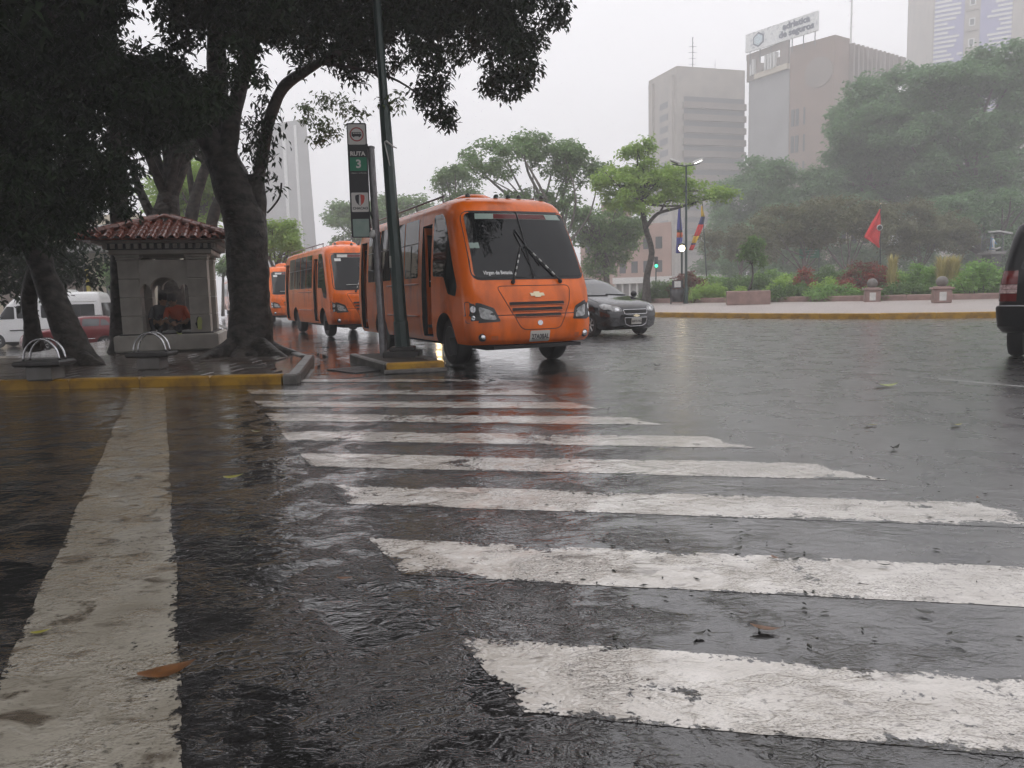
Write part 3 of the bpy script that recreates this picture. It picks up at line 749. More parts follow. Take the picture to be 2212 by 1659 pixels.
    if full:
        surf_text('windscreen_lettering', 'Virgen de Betania', .078, S.front(.0175), (-.56, 1.475), 'text_white', rt, .82, .002)
        stk = patch('windscreen_sticker', [(-.905, 1.86), (-.76, 1.86), (-.76, 1.95), (-.905, 1.95)], S.front(.018), 'sign_pale', rt, 2, smooth=False)
    else:
        patch('windscreen_sticker', [(-.80, 2.22), (-.62, 2.22), (-.62, 2.30), (-.80, 2.30)], S.front(.018), 'text_white', rt, 2, smooth=False)
        MB().tube([S.front(.03)(y, 1.52) for y in np.linspace(-.6, .1, 8)], .012, 5).build('dashboard_bar', 'off_white', rt, smooth=True)
    # sides
    for sg in (-1, 1):
        q = [(-1.52, 1.47), (-.98, 1.45), (-.78, 1.17), (-.42, 1.13), (-.36, 1.30), (-.62, 1.75), (-.95, 2.36), (-1.12, 2.47), (-1.52, 2.48)]
        patch('cab_window', rnd(q, .06)[::sg], S.side(sg, .006), 'glass_dark', rt, 4)
        xs = [-2.32, -3.2, -4.1, -5.0, -5.98] if sg < 0 else [-1.66, -2.6, -3.6, -4.6, -5.6, -6.7]
        for a, b in zip(xs[:-1], xs[1:]):
            wi = patch('side_window', rnd([(a - .03, 1.47), (b + .03, 1.47), (b + .03, 2.50), (a - .03, 2.50)], .06)[::-sg], S.side(sg, .006), 'glass_dark', rt, 4)
            MB().tube([S.side(sg, .008)(x, 2.08) for x in (a - .04, b + .04)], .010, 5).build('window_bar', 'galvanised', wi)
            MB().tube([S.side(sg, .008)((a + b) / 2, z) for z in (1.48, 1.8, 2.06)], .009, 5).build('window_bar', 'interior_black', wi)
        for zz, m_ in ((.79, 'orange_dark'), (1.36, 'orange_dark')):
            MB().tube([S.side(sg, .003)(x, zz) for x in np.linspace(-2.3, -4.4, 10)], .016, 6).build('side_moulding', m_, rt, smooth=True)
        MB().tube([S.side(sg, -.06)(x, 2.66) for x in np.linspace(-1.4, -6.6, 14)], .02, 6).build('gutter_rail', 'galvanised', rt, smooth=True)
        MB().tube([(x, sg * .84, 2.80) for x in (-1.5, -6.5)], .016, 6).build('roof_rail', 'galvanised', rt, smooth=True)
        for x in (-1.55, -3.0, -4.6, -6.4): MB().tube([(x, sg * .84, 2.68), (x, sg * .84, 2.80)], .012, 5).build('roof_rail_stay', 'galvanised', rt)
    # doorway fittings
    for x0 in (-1.89, -6.38):
        MB().box((x0, -.66, .62), (.5, .7, .05)).box((x0, -.5, .86), (.5, .5, .05)).build('step', 'concrete_dark', rt)
        MB().tube([(x0 - .2, -.95, .75), (x0 - .2, -.95, 1.4), (x0 + .12, -.95, 1.42)], .014, 6).build('grab_rail', 'off_white', rt, smooth=True)
        lf = MB().box((x0 - .20, -.90, 1.40), (.05, .22, 1.84)).build('door_leaf', 'orange_dark', rt)
        MB().box((x0 - .20, -.90, 1.75), (.056, .15, .9)).build('door_pane', 'glass_dark', lf)
    # roof furniture
    for y in (-.62, -.12, .10, .30, .72):
        MB().lathe([(.045, 0), (.04, .03), (.02, .05), (.001, .055)], n=12, caps=False).build('clearance_lamp', 'lamp_housing' if abs(y) > .2 else 'post_green', rt, smooth=True, loc=(-.98, y, 2.735))
    MB().lathe([(.40, 0), (.37, .10), (.22, .17), (.001, .19)], n=20, caps=False).build('roof_hatch', 'orange_paint', rt, smooth=True, loc=(-2.3, 0, 2.76))
    MB().box((-3.2, 0, .33), (5.6, 1.2, .14)).box((-1.0, 0, .40), (.12, 1.5, .12)).box((-5.0, 0, .40), (.14, 1.5, .14)).box((.0, 0, .34), (.5, 1.5, .05)).build('chassis', 'interior_black', rt)
    for x in (-1.0, -5.0):
        for sg in (-1, 1): wheel(rt, x, sg * .88, .40, .24, sg, 'galvanised')
    MB().box((-.72, -1.0, .34), (.04, .22, .28)).build('mud_flap', 'black_rubber', rt)
    for sg in (-1, 1):
        patch('tail_lamp', rnd([(sg * .98, .95), (sg * .80, .95), (sg * .80, 1.35), (sg * .98, 1.35)][::sg], .03), S.rear(.008), 'tail_red', rt, 2)
    patch('rear_window', rnd([(-.85, 1.5), (.85, 1.5), (.8, 2.35), (-.8, 2.35)], .1), S.rear(.006), 'glass_dark', rt, 4)
    return rt
bus1 = make_bus('front orange minibus with a number plate and bow-tie badge, nosing past the lamp post', (.324, 12.226, 0), R(24.3))
bus2 = make_bus('second orange minibus, its nose half hidden behind the front minibus', (-4.2, 22.9, 0), R(26.5), False)
SK = ('wiper', 'small_badge')
bus3 = copy_tree(bus2, None, SK); bus3.location = (-10.4, 37.4, 0); bus3.rotation_euler = (0, 0, R(25.5) - math.pi / 2); bus3['label'] = 'third orange minibus, mostly hidden behind the second one'
bus4 = copy_tree(bus2, None, SK); bus4.location = (-20.4, 60, 0); bus4.rotation_euler = (0, 0, R(24) - math.pi / 2); bus4['label'] = 'farthest orange minibus, glimpsed between the tiled kiosk and the big trunk'

# ---------------------------------------------------------------- cars
def make_car(name, label, cat, loc, yaw, S, zs, paint, L_, wr, axles, track, glass='glass_dark', front=None, side=None, rear=None, extra=None, rimmat='steel', spokes=7):
    rt = empty(name, loc, yaw - math.pi / 2, label, cat)
    cut = []
    for x in axles:
        for sg in (1, -1): cut.append(MB().lathe([(wr * 1.13, sg * (track - .16)), (wr * 1.13, sg * 1.4)], (x, 0, wr), 24, 'y').mesh('c', 'interior_black'))
    link('body', S.mesh('body', paint, zs, cut), rt)
    for x in axles:
        for sg in (-1, 1): wheel(rt, x, sg * (track - .02), wr, .2, sg, rimmat, spokes)
    if front: patch('windscreen', rnd(front, .08), S.front(.006), glass, rt, 6)
    if rear: patch('rear_window', rnd(rear, .08), S.rear(.006), glass, rt, 5)
    for sg in (-1, 1):
        for q in side or ():
            patch('side_window', rnd(q, .05)[::sg], S.side(sg, .006), glass, rt, 4)
    MB().box((-(L_) / 2, 0, .22), (L_ * .8, 1.2, .1)).build('underbody', 'interior_black', rt)
    if extra: extra(rt, S)
    return rt
SEDAN = Shell([(.19, -.10, .22, .76, .22, .22, -4.12), (.28, .02, .24, .83, .22, .24, -4.22), (.50, .05, .25, .855, .2, .26, -4.26), (.66, .02, .25, .86, .2, .3, -4.27), (.76, -.06, .24, .86, .2, .34, -4.26),
               (.83, -.22, .22, .85, .22, .36, -4.24), (.90, -.52, .18, .84, .22, .36, -4.2), (.97, -.92, .14, .82, .22, .34, -4.12), (1.02, -1.16, .12, .80, .22, .3, -3.98), (1.06, -1.27, .12, .785, .22, .26, -3.74),
               (1.2, -1.55, .12, .74, .22, .26, -3.55), (1.36, -1.88, .12, .675, .22, .26, -3.25), (1.43, -2.08, .12, .63, .22, .26, -3.05), (1.47, -2.25, .12, .56, .22, .26, -2.9)], crown=.04, rr=.3)
ZS = [.19, .22, .28, .36, .45, .55, .62, .68, .73, .77, .80, .83, .86, .89, .92, .95, .98, 1.0, 1.02, 1.04, 1.06, 1.12, 1.2, 1.28, 1.36, 1.4, 1.43, 1.455, 1.47]
def sedan_front(rt, S):
    for sg in (-1, 1):
        hl = rnd([(sg * .80, .80), (sg * .70, .84), (sg * .40, .74), (sg * .38, .64), (sg * .55, .63), (sg * .80, .70)][::sg], .04)
        h_ = patch('headlight', hl, S.front(.008), 'lamp_lens', rt, 3, rim=S.front(-.02))
        patch('headlight_bulb', [(sg * .50 + .05 * math.cos(a), .695 + .04 * math.sin(a)) for a in np.linspace(0, 2 * math.pi, 13)[:-1]], S.front(.014), 'chrome', h_, 2)
        MB().lathe([(.001, -.09), (.06, -.07), (.09, 0), (.06, .06), (.001, .07)], n=10, axis='x').build('wing_mirror', 'black_paint', rt, smooth=True, loc=(-1.3, sg * .90, 1.06))
    up = rnd([(-.33, .57), (.33, .57), (.36, .68), (-.36, .68)], .03)
    patch('upper_grille', up, S.front(.006), 'interior_black', rt, 2, rim=S.front(-.02)); outline_tube('grille_trim', up, S.front(.010), .011, 'chrome', rt)
    lo = rnd([(-.18, .27), (.18, .27), (.31, .33), (.34, .48), (-.34, .48), (-.31, .33)], .03)
    patch('lower_grille', lo, S.front(.006), 'interior_black', rt, 2, rim=S.front(-.02)); outline_tube('grille_trim', lo, S.front(.010), .010, 'chrome', rt)
    patch('badge', [(p[0] * .95, .53 + p[1] * .95) for p in BOWTIE], S.front(.016), 'gold_emblem', rt, 2, smooth=False, rim=S.front(-.01))
    pl = patch('number_plate', rnd([(-.15, .32), (.15, .32), (.15, .465), (-.15, .465)], .015), S.front(.022), 'plate_white', rt, 2, smooth=False, rim=S.front(0))
    surf_text('plate_lettering', 'AB751NG', .085, S.front(.026), (0, .39), 'plate_ink', pl, .8, .002)
    for y0, y1, z0, z1 in ((-.62, -.02, 1.05, 1.04), (-.02, .6, 1.075, 1.045)):
        MB().tube([S.front(.022)(y0 + (y1 - y0) * t, z0 + (z1 - z0) * t) for t in np.linspace(0, 1, 8)], .012, 5).build('wiper', 'black_rubber', rt, smooth=True)
    for sg in (-1, 1): MB().tube([S.front(.003)(sg * y, z) for y, z in ((.74, .84), (.72, .9), (.70, .96), (.68, 1.0))], .005, 5).build('bonnet_seam', 'interior_black', rt)
FW = [(-.70, 1.045), (.70, 1.045), (.57, 1.42), (-.57, 1.42)]
SW = [[(-1.32, 1.07), (-2.25, 1.07), (-2.3, 1.38), (-1.95, 1.36)], [(-2.33, 1.07), (-3.2, 1.07), (-3.1, 1.3), (-2.85, 1.4), (-2.38, 1.40)], [(-3.25, 1.08), (-3.52, 1.1), (-3.2, 1.26)]]
sedan = make_car('sedan', 'black sedan with chrome grille passing behind the front orange minibus', 'car', (3.12, 19.35, 0), R(27), SEDAN, ZS, 'sedan_black', 4.2, .30, (-.82, -3.3), .74, 'glass_grey', FW, SW, [(-.55, 1.1), (.55, 1.1), (.5, 1.4), (-.5, 1.4)], sedan_front)
HATCH = Shell([tuple(r_[:6]) + (max(r_[6] + .42, -3.85) if r_[0] < 1.0 else -3.8 + (r_[0] - 1.0) * .75,) for r_ in SEDAN.a.tolist()], crown=.04, rr=.25)
def hatch_extra(rt, S):
    for sg in (-1, 1):
        patch('headlight', rnd([(sg * .80, .79), (sg * .5, .76), (sg * .45, .66), (sg * .8, .68)][::sg], .04), S.front(.008), 'lamp_lens', rt, 3)
        MB().tube([S.side(sg, .005)(x, .52) for x in np.linspace(-1.3, -2.8, 6)], .012, 5).build('side_moulding', 'chrome', rt)
        MB().tube([(x, sg * .5, 1.53) for x in (-2.1, -3.2)], .014, 5).build('roof_rail', 'black_rubber', rt)
        patch('tail_lamp', rnd([(sg * .78, .75), (sg * .62, .75), (sg * .62, 1.0), (sg * .78, 1.0)][::sg], .03), S.rear(.01), 'tail_red', rt, 2)
    patch('number_plate', rnd([(-.2, .36), (.2, .36), (.2, .5), (-.2, .5)], .01), S.front(.02), 'plate_white', rt, 2, smooth=False)
SWH = [SW[0], [(-2.33, 1.07), (-3.0, 1.07), (-3.05, 1.38), (-2.38, 1.40)], [(-3.06, 1.08), (-3.45, 1.1), (-3.3, 1.32), (-3.1, 1.37)]]
Wr = G(229, 755, -.9); yw = R(-58); fwv = Vector((math.sin(yw), -math.cos(yw), 0)); lfv = Vector((math.cos(yw), math.sin(yw), 0))
po = Wr + fwv * 3.2 - lfv * .72
make_car('hatchback', 'dark red hatchback parked in front of the white van, behind the leaning trunk', 'car', (po.x, po.y, -.896), yw, HATCH, ZS, 'red_paint', 3.8, .30, (-.82, -3.2), .74, 'glass_grey', FW, SWH, [(-.55, 1.1), (.55, 1.1), (.5, 1.38), (-.5, 1.38)], hatch_extra)
make_car('saloon_car', 'dark green car parked behind the red hatchback beside the tall straight trunk', 'car', (-19.2, 38.3, -.896), R(-66), SEDAN, ZS, 'green_car_paint', 4.2, .30, (-.82, -3.3), .74, 'glass_grey', FW, SW, [(-.55, 1.1), (.55, 1.1), (.5, 1.4), (-.5, 1.4)], lambda rt, S: [patch('headlight', rnd([(sg * .80, .79), (sg * .5, .76), (sg * .45, .66), (sg * .8, .68)][::sg], .04), S.front(.008), 'lamp_lens', rt, 3) for sg in (-1, 1)])
VAN = Shell([(.30, 0, .2, .95, .15, .2, -5.75), (.40, .06, .2, .97, .15, .22, -5.8), (.8, .05, .2, .98, .15, .26, -5.82), (1.02, -.12, .2, .98, .18, .3, -5.82), (1.18, -.55, .18, .97, .2, .3, -5.82), (1.3, -.85, .15, .965, .2, .3, -5.82),
             (1.7, -1.12, .14, .95, .2, .3, -5.8), (2.15, -1.45, .12, .92, .2, .3, -5.76), (2.4, -1.75, .1, .88, .22, .3, -5.72), (2.56, -2.05, .1, .82, .22, .3, -5.66), (2.62, -2.3, .1, .72, .22, .3, -5.55)], crown=.05)
def van_extra(rt, S):
    for sg in (-1, 1):
        for a, b in ((-1.95, -2.9), (-3.05, -4.1), (-4.2, -5.5)):
            wi = patch('side_window', rnd([(a, 1.42), (b, 1.42), (b, 2.05), (a, 2.05)], .07)[::-sg], S.side(sg, .006), 'glass_dark', rt, 3)
            MB().tube([S.side(sg, .01)((a + b) / 2, z) for z in (1.43, 2.04)], .012, 5).build('window_bar', 'black_rubber', wi)
        MB().tube([S.side(sg, .004)(x, 2.18) for x in np.linspace(-1.9, -5.6, 8)], .018, 5).build('gutter', 'off_white', rt, smooth=True)
        MB().tube([S.side(sg, .004)(x, .85) for x in np.linspace(-1.6, -5.6, 8)], .03, 5).build('side_moulding', 'black_rubber', rt, smooth=True)
        patch('headlight', rnd([(sg * .9, .98), (sg * .62, .98), (sg * .6, .78), (sg * .9, .78)][::sg], .04), S.front(.008), 'lamp_lens', rt, 3)
        MB().box((-1.05, sg * 1.08, 1.5), (.12, .16, .28), bev=.03).build('wing_mirror', 'black_rubber', rt)
    MB().box((-3.6, 0, 2.72), (1.5, 1.2, .14), taper=.85).build('roof_unit', 'off_white', rt)
make_car('van', 'white high-roofed passenger van parked behind the red hatchback at left', 'van', (-26.2, 38.6, -.896), R(-80), VAN, [.3, .34, .4, .55, .7, .8, .9, 1.02, 1.1, 1.18, 1.24, 1.3, 1.5, 1.7, 1.9, 2.15, 2.28, 2.4, 2.48, 2.56, 2.62], 'white_paint', 5.6, .34, (-.95, -4.5), .84, 'glass_dark',
         [(-.80, 1.36), (.80, 1.36), (.72, 2.2), (-.72, 2.2)], [[(-1.0, 1.40), (-1.85, 1.40), (-1.85, 2.0), (-1.5, 2.02)]], [(-.8, 1.4), (.8, 1.4), (.75, 2.1), (-.75, 2.1)], van_extra)
SUV = Shell([(.40, -.05, .2, .9, .2, .2, -4.55), (.5, .05, .2, .95, .2, .25, -4.7), (.76, .05, .2, .97, .2, .25, -4.74), (.79, .03, .2, .96, .2, .25, -4.74), (.80, .03, .2, .95, .2, .25, -4.58), (1.0, -.1, .2, .95, .2, .3, -4.56), (1.12, -.6, .2, .94, .2, .3, -4.55), (1.2, -1.2, .15, .93, .2, .3, -4.53),
             (1.3, -1.4, .15, .92, .2, .3, -4.48), (1.75, -1.9, .12, .85, .2, .3, -4.34), (1.95, -2.15, .12, .80, .2, .3, -4.22), (2.02, -2.4, .12, .72, .2, .3, -4.1)], crown=.04, rr=.14)
def suv_extra(rt, S):
    for sg in (-1, 1):
        for q, m_ in (([(-4.55, .86), (-4.34, .86), (-4.34, .97), (-4.55, .97)], 'tail_red'), ([(-4.55, .975), (-4.34, .975), (-4.35, 1.03), (-4.55, 1.03)], 'tail_clear'), ([(-4.55, 1.035), (-4.35, 1.035), (-4.36, 1.10), (-4.55, 1.10)], 'tail_clear'), ([(-4.55, 1.105), (-4.36, 1.105), (-4.38, 1.30), (-4.5, 1.30)], 'tail_red')):
            patch('tail_lamp', q[::sg], S.side(sg, .008), m_, rt, 3, .03, rim=S.side(sg, -.02))
            patch('tail_lamp', [(sg * .92, q[0][1]), (sg * .72, q[0][1]), (sg * .72, q[2][1]), (sg * .92, q[2][1])][::sg], S.rear(.008), m_, rt, 2, .03)
        patch('side_window', rnd([(-3.2, 1.32), (-4.25, 1.32), (-4.1, 1.8), (-3.2, 1.84)], .06)[::-sg], S.side(sg, .006), 'glass_dark', rt, 4)
    MB().tube([S.rear(.004)(y, .795) for y in np.linspace(-.9, .9, 14)], .012, 5).build('bumper_seam', 'galvanised', rt, smooth=True)
make_car('suv', 'black sport utility vehicle cut off by the right edge, only tail lamp and bumper showing', 'car', (10.80, 14.25, 0), R(140), SUV, [.4, .44, .5, .6, .7, .76, .785, .79, .795, .80, .86, .93, 1.0, 1.06, 1.12, 1.16, 1.2, 1.25, 1.3, 1.45, 1.6, 1.75, 1.85, 1.95, 2.0, 2.02], 'suv_black', 4.6, .37, (-.9, -3.75), .80, 'glass_dark',
         [(-.78, 1.24), (.78, 1.24), (.68, 1.85), (-.68, 1.85)], [[(-1.45, 1.32), (-2.2, 1.32), (-2.25, 1.84), (-1.95, 1.8)], [(-2.3, 1.32), (-3.12, 1.32), (-3.12, 1.84), (-2.33, 1.84)]], [(-.7, 1.3), (.7, 1.3), (.62, 1.85), (-.62, 1.85)], suv_extra)

def lit_front(rt, S):
    for sg in (-1, 1):
        h_ = patch('headlight', rnd([(sg * .80, .80), (sg * .45, .76), (sg * .40, .64), (sg * .80, .68)][::sg], .04), S.front(.008), 'lamp_lens', rt, 3)
        patch('lit_bulb', [(sg * .60 + .085 * math.cos(a), .715 + .055 * math.sin(a)) for a in np.linspace(0, 2 * math.pi, 13)[:-1]], S.front(.016), 'headlight_glow', h_, 2)
make_car('saloon_car', 'car with lit headlamps behind the front minibus, seen only as a glow under it', 'car', (-1.85, 26.4, 0), R(25), SEDAN, ZS, 'green_car_paint', 4.2, .30, (-.82, -3.3), .74, 'glass_grey', FW, SW, None, lit_front)
# ================================================================ kiosk
kc = A(364, 745, 16.6); KR = R(15)
kio = empty('kiosk', (kc.x, kc.y, ZP - .005), KR, 'small stone kiosk with red clay tile roof and lobed arch between the trees', 'kiosk')
KD = 1.75
MB().box((0, KD / 2, .175), (2.06, KD + .3, .35), bev=.03).build('plinth', 'kiosk_stone', kio)
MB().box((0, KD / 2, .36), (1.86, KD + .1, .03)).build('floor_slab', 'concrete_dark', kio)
colm = MB()
blk = MB().box((0, 0, 0), (.40, .40, .385), bev=.012).mesh('stone_block', 'kiosk_stone')
for sx in (-1, 1):
    for yy in (.2, KD - .2):
        for k in range(4): link('stone_block', blk, kio, (sx * .675, yy, .37 + .19 + .39 * k))
        MB().box((sx * .675, yy, 1.955), (.44, .44, .05), bev=.01).box((sx * .675, yy, 2.01), (.47, .47, .05), bev=.01).box((sx * .675, yy, 1.905), (.42, .42, .03)).build('capital', 'kiosk_stone', kio)
def arch_h(x):
    a = abs(x)
    if a > .27: t = (a - .375) / .105; return 1.22 + .20 * math.sqrt(max(0, 1 - t * t))
    return 1.34 + .22 * math.sqrt(max(0, 1 - (a / .275) ** 2))
def arch_wall(name, y0, th, hw, mat, parent, rot=0, pos=(0, 0, 0)):
    n = 40; vs = []; fs = []
    for i in range(n + 1):
        x = -hw + 2 * hw * i / n; h = arch_h(x * .47 / hw)
        for yy in (y0, y0 + th): vs += [(x, yy, h), (x, yy, 1.93)]
    for i in range(n):
        a = i * 4; b = a + 4
        fs += [(a, b, b + 1, a + 1), (a + 2, a + 3, b + 3, b + 2), (a, a + 2, b + 2, b), (a + 1, b + 1, b + 3, a + 3)]
    mb = MB(); mb.add(vs, fs); return mb.build(name, mat, parent, loc=pos, rot=(0, 0, rot))
arch_wall('arch_panel', .06, .2, .474, 'kiosk_stone', kio)
arch_wall('arch_panel', KD - .26, .2, .474, 'kiosk_stone', kio)
for sx in (-1, 1): arch_wall('arch_panel', -.1, .2, KD / 2 - .402, 'kiosk_stone', kio, math.pi / 2, (sx * .68, KD / 2, 0))
MB().box((0, .048, 1.69), (.946, .03, .03)).build('arch_moulding', 'kiosk_stone', kio)
MB().box((0, KD / 2, 2.09), (2.0, KD + .2, .10), bev=.015).box((0, KD / 2, 2.30), (2.52, KD + .72, .07), bev=.015).build('cornice', 'kiosk_stone', kio)
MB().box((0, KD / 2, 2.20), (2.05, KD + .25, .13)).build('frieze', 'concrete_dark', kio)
den = MB().box((0, 0, 0), (.075, .10, .10)).mesh('dentil', 'kiosk_stone')
for i in range(15):
    x = -1.05 + .15 * i
    link('dentil', den, kio, (x, -.17, 2.205)); link('dentil', den, kio, (x, KD + .17, 2.205))
for i in range(13):
    for sx in (-1, 1): link('dentil', den, kio, (sx * 1.07, -.03 + .15 * i, 2.205), (0, 0, math.pi / 2))
# tiled hip roof
EX, EY0, EY1, EZ, RZ, RHX = 1.45, -.58, KD + .58, 2.335, 2.83, .16
ym = (EY0 + EY1) / 2
eav = [Vector((-EX, EY0, EZ)), Vector((EX, EY0, EZ)), Vector((EX, EY1, EZ)), Vector((-EX, EY1, EZ))]
rdg = [Vector((-RHX, ym, RZ)), Vector((RHX, ym, RZ))]
mb = MB(); mb.add([tuple(p) for p in eav + rdg] + [(p.x, p.y, EZ - .03) for p in eav], [(0, 1, 5, 4), (1, 2, 5), (2, 3, 4, 5), (3, 0, 4), (0, 3, 9, 6), (0, 6, 7, 1), (1, 7, 8, 2), (2, 8, 9, 3), (6, 9, 8, 7)])
roof = mb.build('roof', 'terracotta', kio)
def tile_mesh(r0, r1, L_):
    vs = []; n = 8
    for y, r_ in ((0, r0), (L_, r1)):
        for k in range(n + 1):
            a = math.pi * k / n; vs.append((r_ * math.cos(a), y, r_ * math.sin(a) * .9)); 
    for y, r_ in ((0, r0 - .014),):
        for k in range(n + 1):
            a = math.pi * k / n; vs.append((r_ * math.cos(a), y, r_ * math.sin(a) * .9))
    fs = [(k, k + 1, n + 1 + k + 1, n + 1 + k) for k in range(n)] + [(k + 1, k, 2 * n + 2 + k, 2 * n + 3 + k) for k in range(n)]
    mb = MB(); mb.add(vs, fs); return mb.mesh('roof_tile', 'terracotta', smooth=50)
tm = tile_mesh(.082, .066, .40)
for fa in ((0, 1, 5, 4), (1, 2, 5, 5), (2, 3, 4, 5), (3, 0, 4, 4)):
    P_ = eav + rdg; a, b = P_[fa[0]], P_[fa[1]]; c, d = P_[fa[2]], P_[fa[3]]
    ex = (b - a).normalized(); mid = (c + d) / 2 - (a + b) / 2; up = (mid - ex * mid.dot(ex)); H_ = up.length; up.normalize(); nz = ex.cross(up)
    Lb = (b - a).length; s0 = (d - a).dot(ex); s1 = Lb - (c - a).dot(ex); n = int(Lb / .195)
    for i in range(n):
        s = (i + .5) * Lb / n
        hmax = H_ * min(1, s / max(s0, 1e-6), (Lb - s) / max(s1, 1e-6))
        h = -.06
        while h < hmax - .12:
            p = a + ex * s + up * h + nz * (.006 + .004 * random.random())
            m4 = Matrix((ex, up, nz)).transposed().to_4x4(); m4.translation = p
            o = link('roof_tile', tm, roof); o.matrix_local = m4 @ Matrix.Rotation(random.uniform(-.03, .03), 4, 'Z'); h += .30
hm = tile_mesh(.10, .085, .42)
for a, b in ((0, 4), (1, 5), (2, 5), (3, 4)):
    p0, p1 = eav[a], rdg[b - 4]; d = (p1 - p0); L_ = d.length; d.normalize(); ex = d.cross(Vector((0, 0, 1))).normalized(); nz = ex.cross(d)
    h = -.04
    while h < L_ - .1:
        m4 = Matrix((ex, d, nz)).transposed().to_4x4(); m4.translation = p0 + d * h + nz * .055
        link('hip_tile', hm, roof).matrix_local = m4; h += .33
MB().lathe([(.13, 0), (.12, .05), (.05, .08), (.001, .09)], n=12, caps=False).build('ridge_cap', 'terracotta', roof, smooth=True, loc=(0, ym, RZ + .06))

# ================================================================ people sheltering in the kiosk
def skin_mesh(name, joints, edges, root):
    names = list(joints); idx = {n: i for i, n in enumerate(names)}
    me = bpy.data.meshes.new(name); me.from_pydata([joints[n][0] for n in names], [(idx[a], idx[b]) for a, b in edges], [])
    o = bpy.data.objects.new(name, me); COL.objects.link(o)
    o.modifiers.new('skin', 'SKIN'); sv = me.skin_vertices[0].data
    for i, n in enumerate(names):
        r_ = joints[n][1]; sv[i].radius = r_ if hasattr(r_, '__len__') else (r_, r_); sv[i].use_root = (n == root)
    s = o.modifiers.new('sub', 'SUBSURF'); s.levels = 2; s.render_levels = 2
    dg = bpy.context.evaluated_depsgraph_get(); m2 = bpy.data.meshes.new_from_object(o.evaluated_get(dg)); bpy.data.objects.remove(o)
    m2.shade_smooth(); return m2
def person(label, base, rz, J, shirt, trous, hair_c, shoes):
    """J: joint name -> position (local); body is one continuous mesh"""
    rad = dict(pelvis=(.16, .13), waist=(.15, .12), chest=(.175, .125), neck=.06, jaw=(.075, .085), head=(.085, .10), crown=(.06, .07))
    for s in 'lr':
        rad.update({s + 'sh': .075, s + 'el': .05, s + 'wr': .034, s + 'pa': (.042, .024), s + 'hip': .10, s + 'kn': .068, s + 'an': .045, s + 'toe': (.045, .035)})
        for k in range(5): rad[s + 'f%d' % k] = .010; rad[s + 'g%d' % k] = .009
    E_ = [('pelvis', 'waist'), ('waist', 'chest'), ('chest', 'neck'), ('neck', 'jaw'), ('jaw', 'head'), ('head', 'crown')]
    for s in 'lr':
        E_ += [('chest', s + 'sh'), (s + 'sh', s + 'el'), (s + 'el', s + 'wr'), (s + 'wr', s + 'pa'), ('pelvis', s + 'hip'), (s + 'hip', s + 'kn'), (s + 'kn', s + 'an'), (s + 'an', s + 'toe')]
        d = (Vector(J[s + 'pa']) - Vector(J[s + 'wr'])).normalized(); sd_ = d.cross(Vector((0, 0, 1))).normalized()
        for k in range(5):
            off = (k - 2) * .019; ln = (.05, .075, .08, .072, .055)[k]
            if k == 0: b = Vector(J[s + 'wr']) + d * .035 - sd_ * .05; t = b + d * .03 - sd_ * .012 - Vector((0, 0, .012))
            else: b = Vector(J[s + 'pa']) + sd_ * off + d * .02; t = b + d * ln * .55 - Vector((0, 0, .03))
            J[s + 'f%d' % k] = tuple(b); J[s + 'g%d' % k] = tuple(t); E_ += [(s + ('wr' if k == 0 else 'pa'), s + 'f%d' % k), (s + 'f%d' % k, s + 'g%d' % k)]
    me = skin_mesh('person', {k: (J[k], rad[k]) for k in J}, E_, 'pelvis')
    for m_ in ('skin', shirt, trous): me.materials.append(MATS[m_])
    seg = [(Vector(J[a]), Vector(J[b]), (1 if (a in ('waist', 'chest') and b in ('chest', 'neck', 'lsh', 'rsh') or a[1:] == 'sh' or (a, b) == ('pelvis', 'waist')) else 2 if (a[1:] in ('hip', 'kn', 'an') or b[1:] == 'hip') else 0)) for a, b in E_]
    for p in me.polygons:
        c = Vector(p.center); best = 9; mi = 0
        for a, b, k in seg:
            ab = b - a; t = max(0, min(1, (c - a).dot(ab) / max(ab.length_squared, 1e-9))); dd = (c - a - ab * t).length
            if dd < best: best = dd; mi = k
        p.material_index = mi
    o = link('person', me, None, base, (0, 0, rz)); tag(o, label, 'person')
    h = Vector(J['head']); f = (Vector(J['face']) if 'face' in J else Vector((0, -1, 0)))
    hm_ = MB(); hm_.lathe([(.001, .125), (.06, .115), (.095, .075), (.105, .02), (.098, -.04), (.085, -.06)], n=14, caps=False)
    hb = hm_.build('hair', hair_c, o, smooth=True, loc=tuple(h + Vector((0, .012, .015))))
    fc = MB()
    fc.lathe([(.001, .02), (.010, .012), (.013, -.012), (.001, -.018)], (0, 0, 0), 8); fc.build('nose', 'skin', o, smooth=True, loc=tuple(h + Vector((0, -.098, -.035))))
    for sx in (-1, 1):
        MB().lathe([(.001, .011), (.010, .004), (.010, -.004), (.001, -.011)], n=8).build('eye', 'hair_dark', o, smooth=True, loc=tuple(h + Vector((sx * .034, -.088, -.005))))
        MB().lathe([(.001, .03), (.014, .012), (.014, -.014), (.001, -.03)], n=8).build('ear', 'skin', o, smooth=True, loc=tuple(h + Vector((sx * .092, 0, -.02))))
    MB().tube([(-.022, 0, 0), (0, -.006, -.002), (.022, 0, 0)], .006, 6).build('mouth', 'shirt_grey', o, smooth=True, loc=tuple(h + Vector((0, -.085, -.07))))
